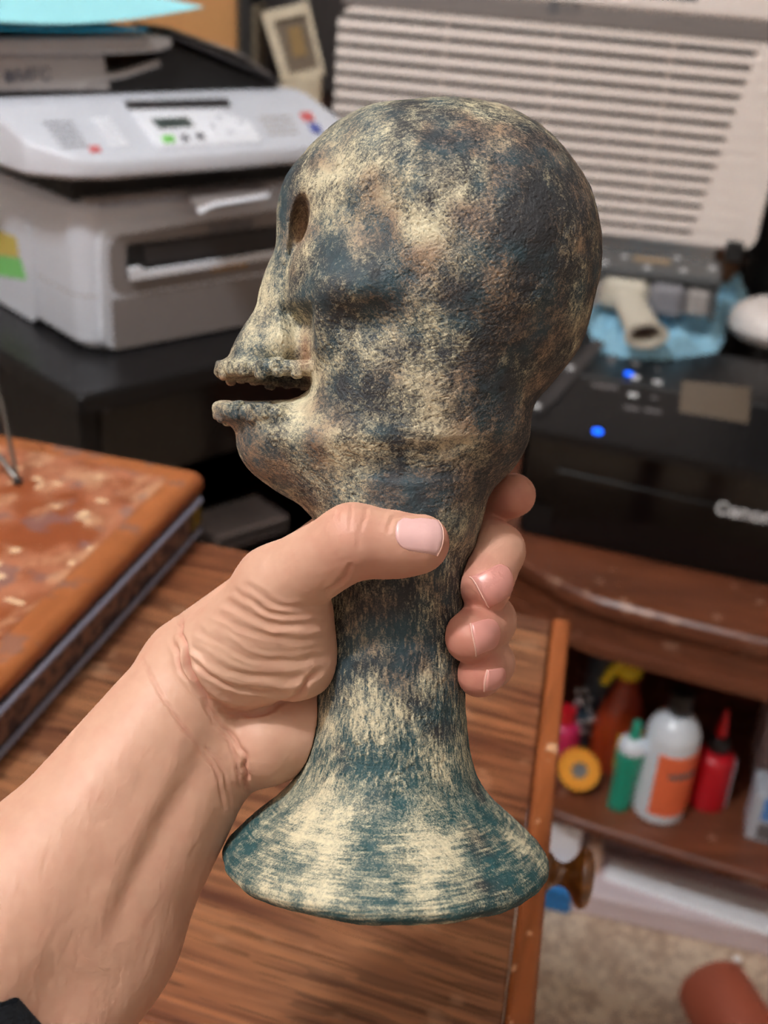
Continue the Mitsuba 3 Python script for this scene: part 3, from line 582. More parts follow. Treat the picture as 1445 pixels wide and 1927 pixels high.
add('air_conditioner__grille_frame', put(prism(rrect(0, 0, AW, ztop, .022).difference(Polygon([(xl, G1 - (NG - .6) * GP), (xr(G1 - (NG - .6) * GP), G1 - (NG - .6) * GP), (xr(G1), G1 + .004), (xl, G1 + .004)])), -.0, .024), front_of(AM, .024)), 'vent_white', smooth=False, label='white front frame')
for k in range(NG - 1):
    zc = G1 - (k + .5) * GP; prof_s = [(0, zc + .0050), (.002, zc + .0062), (.012, zc + .0062), (.012, zc - .0050), (.002, zc - .0060), (-.0003, zc - .0048)]
    m = trimesh.creation.extrude_polygon(Polygon(prof_s), xr(zc) - xl - .0002, engine='earcut'); A = np.eye(4); A[:3, 0], A[:3, 1], A[:3, 2], A[:3, 3] = [0, 1, 0], [0, 0, 1], [1, 0, 0], [xl + .0001, .0012, 0]
    r_ = cbox([xr(zc) + .004, -.0012, zc - .0045], [AW - .022 - .10 * max(0, .09 - zc), .0, zc + .0045], .0011); add('air_conditioner__grille__ridge', put(r_, AM), 'vent_white')
    add('air_conditioner__grille__slat', put(put(m, A), AM), 'vent_white', smooth=50)
for px in (838, 1046, 1267):
    xa = float(on_plane(AP, px, 60 + (px - 838) * .09)[0]); add('air_conditioner__grille__rib', arect(xa - .002, xa + .002, G1 - (NG - 1) * GP, G1 + .0035, .0175, .0235, .0005), 'vent_white')
add('air_conditioner__control_strip', arect(.001, AW - .001, ztop + .0003, zstrip, .001, .0295, .003), 'vent_strip', label='grey control strip')
c = on_plane(AP, 1042, 14)
add('air_conditioner__control_strip__badge', put(prism(Point(c[0], c[1]).buffer(.0085), -.0008, -.0001), front_of(AM, 0)), 'logo_grey', smooth=False, label='round emblem')
m = meshkit.text_mesh('LG', .012, .0007, True); c = on_plane(AP, 1060, 22); m.apply_translation([c[0], c[1], -.0008])
add('air_conditioner__control_strip__lettering', put(m, AP), 'logo_grey', smooth=False, label='grey lettering')
add('air_conditioner__outlet_panel', arect(0, AW, zstrip + .0003, HT, 0, .0295, .004), 'vent_white', label='white upper panel')
c = on_plane(AP, 1180, -4); add('air_conditioner__outlet_panel__slot', arect(AW * .1, on_plane(AP, 1312, 0)[0], c[1] + .003, c[1] + .03, -.0004, -.0001, .0001), 'vent_inner', smooth=False)
c = on_plane(AP, 1380, 470); add('air_conditioner__foot', arect(c[0] - .012, c[0] + .012, -.016, .0125, -.012, -.0004, .002), 'ink_black', label='small black catch')
tag('air_conditioner', 'white window air conditioner with slatted grille in the background', 'air conditioner')
zz = float(min(o_[2], e_[2])) - .017
struct('trim_1', [-.13, o_[1] + .03, zz - .11], [.49, o_[1] + .42, zz], 'vent_white', 'window sill under the air conditioner')
rr = at_depth(1447, 300, 1.56)
add('dark_curtain__cloth', (lambda s: trimesh.Trimesh(np.array([[rr[0] + .02 + .6 * i / 60 * 1.0, rr[1] + .09 + .02 * math.sin(i * .9), z] for i in range(61) for z in (.2, 1.9)] + [[rr[0] + .02 + .6 * i / 60, rr[1] + .097 + .02 * math.sin(i * .9), z] for i in range(61) for z in (.2, 1.9)]),
    np.array([f for i in range(60) for f in ([2 * i, 2 * i + 2, 2 * i + 3], [2 * i, 2 * i + 3, 2 * i + 1], [122 + 2 * i, 122 + 2 * i + 3, 122 + 2 * i + 2], [122 + 2 * i, 122 + 2 * i + 1, 122 + 2 * i + 3])]), process=False))(0), 'ink_black', smooth=True)
add('dark_curtain__rod', tube([[rr[0], rr[1] + .09, 1.905], [rr[0] + .65, rr[1] + .09, 1.905]], .008, 10), 'wire_metal', smooth=40)
tag('dark_curtain', 'black curtain right of the air conditioner', 'curtain')

# stand with a curved front, at the right
zs_ = .484; SM = frame(on_z(1000, 1086, zs_), -20); SW, SDp = .80, .46
def curve_front(x): return -.012 + .10 * ss(.10, -.16, x) - .006 * math.sin(max(0, x) * 6)
xs = np.linspace(-.14, SW - .14, 40)
outer = Polygon([(x, curve_front(x)) for x in xs] + [(SW - .14, SDp), (-.14, SDp)]); ofs = lambda d: shapely.geometry.polygon.orient(outer.buffer(-d, join_style=2))
add('corner_stand__top', put(prism(outer, -.022, 0, .004), SM), 'stand_wood', smooth=40, label='brown top with curved front')
apr = ofs(.014).difference(ofs(.026)); add('corner_stand__apron', put(prism(apr, -.066, -.0222), SM), 'stand_wood', smooth=40)
lowlip = ofs(.006).difference(ofs(.034)); add('corner_stand__rail', put(prism(lowlip, -.080, -.0663), SM), 'stand_wood', smooth=40, label='chipped lower rail')
zl = .155 - zs_; low = ofs(.002)
add('corner_stand__shelf', put(prism(low, zl - .016, zl, .003), SM), 'stand_wood', smooth=40, label='lower shelf')
for x, y in ((-.11, .40), (SW - .19, .02), (SW - .19, .40), (-.115, .12)):
    add('corner_stand__post', put(cbox([x, y, zl + .0002], [x + .03, y + .03, -.0805], .002), SM), 'dark_brown')
    add('corner_stand__leg', put(cbox([x, y + .01, -zs_ + .0002], [x + .03, y + .04, zl - .0165], .002), SM), 'dark_brown')
add('corner_stand__back', put(cbox([-.1, SDp - .022, zl + .0002], [SW - .2, SDp - .015, -.0225], .001), SM), 'ink_black')
add('corner_stand__plinth', put(cbox([-.07, .105, -zs_ + .0002], [SW - .21, .115, zl - .0165], .001), SM), 'mauve_panel', label='mauve grey lower panel')
tag('corner_stand', 'dark brown stand with curved front holding the black printer', 'stand')

# black printer on the stand
KM = frame(on_z(960, 1003, zs_ + .0003), -19); KH = .176; KW = .485
add('black_printer__base', put(prism(rrect(.006, .006, KW - .006, .27, .012), .0003, .05, .003), KM), 'satin_black', smooth=40)
add('black_printer__body', put(prism(rrect(0, 0, KW, .28, .012), .0503, .138, .003), KM), 'gloss_black', smooth=40, label='glossy black body')
KF = front_of(KM, 0)
add('black_printer__front_door', plate(KF, [(1038, 996), (1046, 880), (1620, 1010), (1620, 1120)], .0003, .0045, .004, .001), 'gloss_black', smooth=30, label='glossy front door')
pn = np.array([[0, -.012, .1383], [KW, -.012, .1383], [KW, -.012, .150], [0, -.012, .150], [0, .11, .182], [KW, .11, .182], [KW, .11, .1383], [0, .11, .1383]])
add('black_printer__panel', put(trimesh.convex.convex_hull(pn), KM), 'soft_black', label='sloping control panel')
add('black_printer__lid', put(prism(rrect(0, .1105, KW, .29, .008), .1383, .184, .003), KM), 'soft_black', smooth=40, label='black scanner lid')
aa = math.atan2(.032, .122); PK = np.eye(4); PK[:3, 1] = [0, math.cos(aa), math.sin(aa)]; PK[:3, 2] = [0, -math.sin(aa), math.cos(aa)]; PK[:3, 3] = [0, -.012, .150]; PK = KM @ PK
KE = front_of(KM, -.012)
add('black_printer__panel__hinge_strip', plate(PK, [(1006, 790), (1050, 755), (1138, 650), (1120, 640), (1018, 752)], .0002, .0035, .001, .0008), 'edge_black', smooth=30, label='raised strip at the left end')
for x, y in ((1073, 699), (1010, 771)): add('black_printer__panel__glint_dot', dot(PK, x, y, .0042, .0036, .0065), 'print_white', smooth=40, label='white disc standing in for a glint')  # white discs drawn for highlights on the black plastic corner
add('black_printer__panel__screen', plate(PK, [(1283, 717), (1278, 776), (1408, 798), (1413, 730)], .0002, .0012, .002, .0003), 'screen_grey', smooth=30, label='brownish grey screen')
for x, y, rr_, m in [(1195, 712, .0062, 'print_white'), (1237, 721, .0058, 'print_white'), (1191, 745, .0062, 'print_white'), (1231, 750, .0046, 'device_grey'), (1150, 686, .0036, 'device_grey'), (1198, 690, .0034, 'device_grey'), (1238, 697, .0034, 'device_grey')]:
    add('black_printer__panel__button', dot(PK, x, y, rr_, .0002, .0022, ry=rr_ * .7), m, smooth=40)
for x, y, l in [(1138, 727, 24), (1188, 768, 14), (1228, 773, 16), (1150, 676, 8), (1195, 684, 8)]:
    add('black_printer__panel__printed_label', plate(PK, [(x - l, y - 4 - l * .1), (x - l, y + 3 - l * .1), (x + l, y + 5 + l * .1), (x + l, y - 2 + l * .1)], .0001, .0005), 'device_grey', smooth=False)
for key, P, x, y, r_ in (('panel__power_light', PK, 1183, 705, .0056), ('panel__front_light', KE, 1125, 811, .0062)):
    k2 = 'black_printer__' + key; scene[k2] = {**mikit.ply(dot(P, x, y, r_, .0004, .0026, ry=r_ * .62), 'blue_light', smooth=40), 'emitter': {'type': 'area', 'radiance': rgb(.0, .055, .5)}}; tag(k2, 'glowing blue light')
m = meshkit.text_mesh('Canon', .0155, .0006, True); c = on_plane(KF, 1344, 962); m.apply_translation([c[0], c[1] - .0, .0047])
add('black_printer__front_door__lettering', put(m, KF), 'print_white', smooth=False, label='white lettering')
tag('black_printer', 'glossy black printer with blue lights on the brown stand', 'printer')

# on the black printer: cloth, tool, white case
ZK = zs_ + .184 + .0022
def drape(px, z0_, amp, seed, m, key, label, catname):
    poly = Polygon([on_z(x, y, z0_)[:2] for x, y in px]).buffer(.004).buffer(-.004).simplify(.0005); bx_ = poly.bounds; h_ = .0032
    X, Y = np.meshgrid(np.arange(bx_[0] - h_, bx_[2] + 2 * h_, h_), np.arange(bx_[1] - h_, bx_[3] + 2 * h_, h_), indexing='ij')
    ins = shapely.contains_xy(poly, X, Y); dist = shapely.distance(shapely.points(X, Y), poly.exterior) * np.where(ins, 1, -1)
    P3 = np.stack([X * 26, Y * 26, X * 0 + seed], -1); ridg = 1 - np.abs(2 * meshkit.fbm(P3, 3, seed) - 1) * 1.6
    Z = z0_ + ss(0, .018, dist) * (.005 + 1.25 * amp * np.clip(ridg, 0, 1) ** 2) + .0004
    idx = -np.ones(X.shape, int); idx[ins] = np.arange(ins.sum()); V = np.stack([X[ins], Y[ins], Z[ins]], -1)
    q = np.stack([idx[:-1, :-1], idx[1:, :-1], idx[1:, 1:], idx[:-1, 1:]], -1).reshape(-1, 4); q = q[(q >= 0).all(1)]
    N = len(V); Vb = V - [0, 0, .0012]; F = np.vstack([q[:, [0, 1, 2]], q[:, [0, 2, 3]]]); ed = {}
    for f in F:
        for a, b in ((f[0], f[1]), (f[1], f[2]), (f[2], f[0])):
            if (b, a) in ed: del ed[(b, a)]
            else: ed[(a, b)] = 1
    side = [x for a, b in ed for x in ([a, a + N, b + N], [a, b + N, b])]
    add(key, trimesh.Trimesh(np.vstack([V, Vb]), np.vstack([F, F[:, ::-1] + N, side]), process=False), m, smooth=50); tag(key, label, catname)
drape([(1098, 560), (1108, 632), (1132, 668), (1180, 676), (1270, 678), (1350, 664), (1364, 640), (1368, 612), (1405, 580), (1406, 545), (1372, 536), (1330, 560), (1280, 560), (1200, 540), (1130, 520)], ZK, .020, 5, 'cloth_blue', 'blue_cloth', 'crumpled light blue cloth on top of the black printer', 'cloth')
GD = 1.36
def gpt(x, y, d=GD): return at_depth(x, y, d)
HB = frame(gpt(1240, 560, 1.40), -14)
mount, bore = gpt(1190, 545, 1.42), gpt(1216, 634, 1.335)
zb = ZK + .024; hm0 = np.array([mount[0], mount[1], zb + .036]); 
def oval_tube(a, b, ra, rb, m_in, key, label):
    a, b = T(*a), T(*b); ax = (b - a) / np.linalg.norm(b - a); Fm = axis_frame(a, ax, (1, 0, 0)); ln = np.linalg.norm(b - a); n = 36; st = [(0, ra, 1), (.55, ra * 1.0, 1), (.85, ra * 1.08, 1), (1, rb, 1), (1.0, rb * .70, 1), (.8, rb * .66, 1)]
    V, Fs = [], []
    for s, r, _ in st:
        for k in range(n):
            th = 2 * math.pi * k / n; V.append([r * math.cos(th), r * .66 * math.sin(th), s * ln])
    for i in range(len(st) - 1):
        for k in range(n): p, q = i * n + k, i * n + (k + 1) % n; Fs += [[p, q, q + n], [p, q + n, p + n]]
    for base in (0, (len(st) - 1) * n):
        V.append([0, 0, st[base // n][0] * ln]); e = len(V) - 1
        for k in range(n): Fs.append([e, base + k, base + (k + 1) % n] if base else [e, base + (k + 1) % n, base + k])
    add(key, put(trimesh.Trimesh(T(*V), np.array(Fs), process=False), Fm), m_in, smooth=40, label=label)
    c = trimesh.creation.cylinder(1, .001, sections=32); c.apply_scale([rb * .655, rb * .655 * .66, 1]); c.apply_translation([0, 0, .82 * ln]); return put(c, Fm)
tip_ = on_z(1216, 632, ZK + .040); back_ = tip_ + (gpt(1186, 545, 1.44) - gpt(1216, 634, 1.36)) * T(1, 1, 0) * 1.15; back_[2] = ZK + .058
b_ = oval_tube(back_, tip_, .0225, .029, 'tool_beige', 'hand_tool__handle', 'beige oval tube handle with open end'); add('hand_tool__handle__bore', b_, 'tool_bore', label='dark open bore')
TM = frame([back_[0], back_[1], ZK + .0365], -14)
def tb(x0_, x1_, y0_, y1_, z0_, z1_, m, key, c=.004, label=None): add('hand_tool__' + key, put(cbox([x0_, y0_, z0_], [x1_, y1_, z1_], c), TM), m, label=label)
tb(-.035, .030, -.012, .065, .0, .044, 'tool_beige', 'body', .009, 'beige body')
tb(.0305, .078, -.016, .06, .0, .044, 'tool_mid', 'grip', .007, 'mid grey section')
tb(.0785, .112, -.005, .055, .004, .040, 'printer_mid', 'collar', .005); tb(.1125, .120, -.008, .058, .002, .043, 'tool_grey', 'ring', .002)
tb(-.056, .122, -.004, .098, .0445, .060, 'tool_grey', 'plate', .004, 'dark grey top plate with screws')
for x, y in ((-.035, .008), (.022, .006), (.070, .012), (.108, .045), (-.012, .055), (.06, .085)):
    add('hand_tool__plate__screw', put(lathe([(0, 0), (.0048, 0), (.0045, .0016), (.003, .0024), (0, .0026)], 18).apply_translation([x, y, .0602]), TM), 'print_white', smooth=40, label='screw coloured white for its glint')  # real screws, their glint painted as plain white
add('hand_tool__plate__patch', put(cbox([.0, .04, .0602], [.052, .066, .0615], .0005), TM), 'tool_tan', label='tan patch')
tb(-.058, -.0353, .0, .05, -.004, .034, 'printer_mid', 'side_lug', .006)
tag('hand_tool', 'beige and grey hand tool with open tube handle lying on the blue cloth', 'tool')
wc = on_z(1462, 640, ZK)
prof_w = [(0, 0), (.050, 0), (.062, .004), (.072, .016), (.0725, .020), (.070, .034), (.060, .046), (.040, .054), (.02, .0565), (0, .057)]
add('white_case__shell', put(lathe(chaikin(prof_w, 2, False), 48), frame(wc, 0)), 'white_plastic', smooth=40); add('white_case__seam', put(lathe([(.0715, .0165), (.0732, .0165), (.0732, .0195), (.0715, .0195), (.0715, .0165)], 48), frame(wc, 0)), 'printer_mid', smooth=40)
tag('white_case', 'round white plastic case at the right end of the black printer', 'case')
lc = on_z(1352, 560, ZK); LMx = frame([lc[0] + .012, lc[1] + .075, ZK + .0006], -6)
A = np.eye(4); A[:3, :3] = [[1, 0, 0], [0, .96, .28], [0, -.28, .96]]; A[2, 3] = .006
add('brown_wallet__cover', put(cbox([0, 0, 0], [.105, .012, .085], .003), LMx @ A), 'brown_leather'); add('brown_wallet__flap', put(cbox([.002, -.005, .03], [.103, -.0002, .083], .002), LMx @ A), 'brown_leather')
tag('brown_wallet', 'brown leather wallet leaning behind the white case', 'wallet')
fb = on_z(1340, 566, ZK); fv = []
for i in range(12):
    for j in range(8): fv.append([fb[0] + .012 + .062 * i / 11, fb[1] + .02 + .035 * j / 7 + .02 * i / 11, ZK + .03 + .035 * i / 11 + .004 * math.sin(i * 1.4 + j)])
fF = [f for i in range(11) for j in range(7) for f in ([i * 8 + j, i * 8 + j + 8, i * 8 + j + 9], [i * 8 + j, i * 8 + j + 9, i * 8 + j + 1])]
add('clear_film_sheet', trimesh.Trimesh(T(*fv), np.array(fF), process=False), 'clear_film', smooth=True); tag('clear_film_sheet', 'crinkled clear plastic film beside the blue cloth', 'plastic film')

# bottles and boxes on the stand's lower shelf
ZL = .1553
def stood(x, y): p = on_z(x, y, ZL); return frame(p, 0)
def turned(key, M, prof, m, n=36, label=None, sy=1.0, smooth=40):
    g = lathe(chaikin(prof, 1, False) if len(prof) > 4 else prof, n); g.apply_scale([1, sy, 1]); return add(key, put(g, M), m, smooth=smooth, label=label)
def wrap(key, M, r, z0_, z1_, a0, a1, m, label=None, n=20, t=.0008):
    th = np.radians(np.linspace(a0, a1, n)); P = Polygon([(r * math.cos(a), r * math.sin(a)) for a in th] + [((r + t) * math.cos(a), (r + t) * math.sin(a)) for a in th[::-1]])
    add(key, put(prism(shapely.geometry.polygon.orient(P), z0_, z1_), M), m, smooth=40, label=label)
M1 = stood(1236, 1522)
turned('spray_can__can', M1, [(0, 0), (.030, 0), (.0325, .003), (.0335, .008), (.0335, .125), (.0325, .132), (.026, .147), (.017, .154), (.0165, .157), (0, .157)], 'can_white', label='white can')
wrap('spray_can__label', M1, .0336, .018, .112, -128, 40, 'orange_label', 'orange label'); wrap('spray_can__label__print', M1, .0346, .080, .087, -100, -40, 'device_grey', 'grey line of print')
turned('spray_can__cap', M1, [(0, .1572), (.0155, .1572), (.0155, .188), (.012, .191), (0, .191)], 'cap_black', label='black cap')
tag('spray_can', 'white can with orange label and black cap standing on the lower shelf', 'can')
M2 = stood(1162, 1518) @ axis_frame([0, 0, 0], [.03, 0, 1])
turned('glue_bottle__body', M2, [(0, .0005), (.0135, .0005), (.0145, .004), (.0145, .05), (.0175, .075), (.0185, .088), (.017, .094), (0, .095)], 'teal_plastic', label='green body', sy=.8)
turned('glue_bottle__collar', M2, [(0, .0955), (.0172, .0955), (.0176, .100), (.016, .110), (.009, .114), (0, .1145)], 'can_white', label='white collar'); turned('glue_bottle__nozzle', M2, [(0, .1147), (.0075, .1147), (.006, .126), (.0055, .138), (.004, .141), (0, .1415)], 'teal_plastic', label='green nozzle cap')
tag('glue_bottle', 'slim green glue bottle with white collar left of the white can', 'bottle')
M3 = stood(1150, 1440)
turned('spray_bottle__body', M3, [(0, .0004), (.030, .0004), (.034, .006), (.034, .06), (.032, .085), (.024, .112), (.0165, .13), (.0145, .14), (.0145, .15), (0, .15)], 'amber_liquid', label='amber body', sy=.8)
wrap('spray_bottle__label', M3 @ np.diag([1, .8, 1, 1.]), .0343, .022, .075, -100, -10, 'yellow_plastic', 'yellow label')
turned('spray_bottle__collar', M3, [(0, .1503), (.0165, .1503), (.0165, .166), (.0125, .172), (0, .173)], 'yellow_plastic', label='yellow collar')
add('spray_bottle__head', put(cbox([-.013, -.012, .1733], [.026, .012, .196], .005), M3), 'yellow_plastic', label='yellow spray head'); add('spray_bottle__nozzle', put(cbox([-.024, -.008, .180], [-.0133, .008, .194], .003), M3), 'cap_black')
add('spray_bottle__trigger', put(tube([[-.010, 0, .1725], [-.022, -.002, .160], [-.032, -.004, .140]], [.0075, .0075, .006], 10), M3), 'yellow_plastic', smooth=50, label='yellow trigger')
tag('spray_bottle', 'amber spray bottle with yellow trigger head behind the green bottle', 'bottle')
M4 = stood(1326, 1506)
turned('red_bottle__body', M4, [(0, .0004), (.024, .0004), (.026, .004), (.026, .072), (.023, .080), (.012, .086), (0, .0862)], 'red_label', label='red body'); wrap('red_bottle__label', M4, .0261, .004, .074, -35, 50, 'can_white', 'white strip label')
turned('red_bottle__neck', M4, [(0, .0864), (.0145, .0864), (.0145, .102), (.009, .108), (0, .108)], 'cap_black'); turned('red_bottle__tip', M4, [(0, .1082), (.008, .1082), (.0055, .128), (.002, .150), (0, .1505)], 'red_label', label='red pointed tip')
tag('red_bottle', 'red bottle with white strip label right of the white can', 'bottle')
tp = on_z(1084, 1492, ZL); ro = .0265
Mt = axis_frame([tp[0], tp[1] + .01, ZL + ro + .006], [-.05, -.85, .5]); ring = Point(0, 0).buffer(ro, quad_segs=12).difference(Point(0, 0).buffer(.0105, quad_segs=10))
add('tape_roll__tape', put(prism(ring, -.012, .012), Mt), 'orange_tape', smooth=40, label='orange tape'); add('tape_roll__core', put(prism(Point(0, 0).buffer(.0104, quad_segs=10).difference(Point(0, 0).buffer(.0085, quad_segs=10)), -.0118, .0116), Mt), 'tape_core', smooth=40); add('tape_roll__core__disc', put(prism(Point(0, 0).buffer(.0084, quad_segs=10), -.002, .006), Mt), 'tape_core', smooth=40)
tag('tape_roll', 'round orange tape roll at the left end of the lower shelf', 'tape')
M5 = stood(1052, 1432)
turned('pink_bottle__body', M5, [(0, .0004), (.022, .0004), (.023, .003), (.023, .06), (.018, .07), (0, .071)], 'pink_plastic', label='pink body'); turned('pink_bottle__cap', M5, [(0, .0713), (.013, .0713), (.012, .09), (0, .091)], 'red_label')
tag('pink_bottle', 'pink bottle half hidden by the desk edge', 'bottle')
M6 = stood(1118, 1396)
turned('dark_bottle__body', M6, [(0, .0004), (.026, .0004), (.027, .003), (.027, .15), (.014, .175), (.012, .19), (0, .1905)], 'slate_plastic'); turned('dark_bottle__cap', M6, [(0, .1908), (.0125, .1908), (.0125, .206), (0, .2065)], 'cap_black')
tag('dark_bottle', 'dark slate bottle in shadow behind the amber spray bottle', 'bottle')
rng = np.random.RandomState(4); M7 = stood(1076, 1424)
turned('bead_jar__jar', M7, [(0, .0004), (.017, .0004), (.018, .003), (.018, .075), (.0165, .08), (0, .0802)], 'slate_plastic')
bd = []
for k in range(26):
    b = trimesh.creation.icosphere(1, .0042); th, z = rng.uniform(0, 6.28), rng.uniform(.045, .118); rr_ = .0185 if z < .08 else .012 * rng.uniform(.2, 1)
    b.apply_translation([rr_ * math.cos(th), rr_ * math.sin(th), z]); bd.append(b)
add('bead_jar__beads', put(cat(*bd), M7), 'chrome', smooth=True, label='shiny round beads'); labels['bead_jar__beads']['kind'] = 'stuff'
tag('bead_jar', 'dark jar topped with shiny silver beads behind the desk edge', 'jar')
M8 = frame(on_z(1400, 1578, ZL), -16)
add('blue_carton__carton', put(cbox([0, 0, .0003], [.075, .05, .075], .002), M8), 'carton_grey'); M8F = front_of(M8, 0)
add('blue_carton__panel', put(cbox([.012, -.0006, .036], [.07, -.0001, .072], .0001), M8), 'carton_blue', label='blue printed panel'); add('blue_carton__panel__spot', put(cbox([.022, -.0012, .046], [.04, -.0007, .064], .0001), M8), 'can_white'); add('blue_carton__lower_panel', put(cbox([.012, -.0006, .006], [.07, -.0001, .030], .0001), M8), 'device_grey')
tag('blue_carton', 'small grey carton with blue panel at the right end of the lower shelf', 'carton')
M9 = frame(on_z(1412, 1500, ZL), -16)
add('grey_device__case', put(cbox([0, .02, .0003], [.10, .12, .175], .008), M9), 'mauve_panel'); add('grey_device__dial', put(lathe([(0, 0), (.02, 0), (.02, .004), (.014, .007), (0, .007)], 28), M9 @ axis_frame([.035, .0198, .085], [0, -1, 0])), 'device_grey', smooth=40)
tag('grey_device', 'grey boxy device standing behind the blue carton', 'device')

# on the floor under the stand
PB = [on_z(1069, 1716, 0)[:2], on_z(1425, 1797, 0)[:2]]; db = PB[1] - PB[0]; db /= np.linalg.norm(db); nb = T(-db[1], db[0]); yw = math.degrees(math.atan2(db[1], db[0]))
FMx = frame([*PB[0], 0.0], yw); LB = .52
add('floor_box__box', put(cbox([0, 0, .0003], [LB, .085, .040], .003), FMx), 'plinth_paint')
add('floor_box__seam', put(cbox([.002, -.0006, .0300], [LB - .002, -.0001, .0312], .0001), FMx), 'mauve_panel')
tag('floor_box', 'long low pale pinkish box on the carpet under the stand', 'box')
MW = top_of(FMx, .0403)
add('white_boards__board', plate(MW, [(1134, 1655), (1147, 1618), (1560, 1733), (1560, 1803)], 0, .004, 0, .001), 'bright_board', smooth=30); add('white_boards__board', plate(MW, [(1138, 1654), (1150, 1622), (1560, 1737), (1560, 1801)], .0042, .008, 0, .001), 'bright_board', smooth=30)
tag('white_boards', 'bright white boards stacked on the long low box', 'board')
bb = on_z(1071, 1722, 0); add('blue_tub__wall', put(prism(rrect(-.07, 0, 0, .03, .004), .0003, .034, .002), frame(bb, yw)), 'blue_box', smooth=30); add('blue_tub__rim', put(prism(rrect(-.072, -.002, .002, .032, .005).difference(rrect(-.066, .004, -.004, .026, .003)), .0342, .038), frame(bb, yw)), 'blue_box', smooth=30)
tag('blue_tub', 'blue tub on the carpet behind the desk knob', 'tub')
wb = on_z(1046, 1690, 0.0); WBM = frame([wb[0], wb[1] + .012, .0003], yw)
add('white_carton__box', put(cbox([-.05, 0, 0], [.022, .03, .118], .002), WBM), 'bright_board'); add('white_carton__flap', put(cbox([-.05, .0005, .1182], [.022, .0295, .1195], .0003), WBM), 'sheet_white')
tag('white_carton', 'upright white carton on the floor behind the blue tub and the desk knob', 'carton')
pc = on_z(1106, 1686, 0); add('peach_tube__tube', put(lathe([(0, 0), (.012, 0), (.013, .002), (.013, .072), (.011, .075), (0, .075)], 24), frame([pc[0], pc[1] + .012, .0003], 0)), 'peach_plastic', smooth=40); add('peach_tube__cap', put(lathe([(0, .0752), (.0095, .0752), (.0095, .09), (0, .0905)], 24), frame([pc[0], pc[1] + .012, .0003], 0)), 'peach_plastic', smooth=40)
tag('peach_tube', 'peach coloured tube on the floor to the right of the desk knob', 'tube')
pr_ = .050; pa, pb = on_z(1322, 1905, 0), on_z(1385, 2020, 0); dpt = (pb - pa) / np.linalg.norm(pb - pa)
PMx = axis_frame([pa[0], pa[1], pr_ + .0008], dpt, (0, 0, 1))
pot = [(0, 0), (.040, 0), (.0425, .003), (.0455, .085), (.0495, .0855), (.050, .112), (.046, .112), (.044, .09), (.039, .006), (0, .006)]
add('terracotta_pot__pot', put(lathe(pot, 48), PMx), 'terracotta', smooth=35); add('terracotta_pot__soil_line', put(lathe([(.0497, .0965), (.0504, .0965), (.0504, .0985), (.0497, .0985), (.0497, .0965)], 48), PMx), 'dark_brown', smooth=35)
tag('terracotta_pot', 'reddish brown pot lying on the carpet at the bottom right', 'pot')
cr = on_z(1386, 1808, 0); m = trimesh.creation.icosphere(2, .005); m.vertices *= [1, .8, .6]; m.apply_translation([cr[0], cr[1], .0032]); add('white_crumb', m, 'bright_board', smooth=True); tag('white_crumb', 'tiny white scrap on the carpet in front of the long low box', 'scrap')
cr = on_z(1445, 1790, 0); add('black_block__block', put(cbox([-.004, -.01, .0003], [.05, .02, .05], .003), frame(cr, yw)), 'ink_black'); add('black_block__foot', put(cbox([-.002, -.008, .0001], [.048, .018, .00028], .00005), frame(cr, yw)), 'rubber'); tag('black_block', 'black block on the carpet at the right end of the low box', 'block')
# ------------------------------------------------------------------ the sculpture: a skull-like head on a flared stem
OUT = chaikin([(640, 1010), (606, 985), (585, 965), (545, 938), (505, 914), (476, 893), (456, 870), (446, 846), (444, 822), (440, 808), (430, 800), (420, 789), (409, 778), (402, 768), (403, 758), (425, 755), (470, 754), (525, 753),
               (556, 747), (566, 733), (558, 719), (520, 713), (470, 713), (432, 715), (410, 711), (404, 704), (408, 694), (420, 684), (431, 672), (438, 648), (454, 621), (474, 592), (483, 574), (486, 552), (496, 520), (508, 490), (518, 472),
               (522, 452), (520, 428), (520, 400), (525, 370), (535, 344), (551, 318), (575, 290), (601, 264), (631, 240), (667, 219), (712, 205), (762, 198), (830, 195), (890, 200), (940, 212), (986, 230), (1022, 254), (1061, 293),
               (1092, 334), (1112, 375), (1123, 412), (1129, 450), (1127, 510), (1119, 562), (1106, 612), (1091, 652), (1066, 692), (1036, 727), (1011, 752), (1000, 775), (999, 802), (994, 832), (981, 861), (960, 889), (932, 914), (908, 946), (890, 1000), (880, 1040), (760, 1060), (660, 1045)], 2)
G0, GS, GN = T(360, 150), 4.0, (210, 240)
gu, gv = G0[0] + GS * np.arange(GN[0]), G0[1] + GS * np.arange(GN[1])
def outline_distance():
    P = np.stack(np.meshgrid(gu, gv, indexing='ij'), -1).reshape(-1, 2); best = np.full(len(P), 1e9)
    for a, b in zip(OUT, np.roll(OUT, -1, 0)):
        d = b - a; t = np.clip(((P - a) @ d) / (d @ d), 0, 1); q = P - a - t[:, None] * d; best = np.minimum(best, (q * q).sum(1))
    return (np.sqrt(best) * np.where(shapely.contains_xy(Polygon(OUT), P[:, 0], P[:, 1]), 1, -1)).reshape(GN)
DIST = outline_distance()
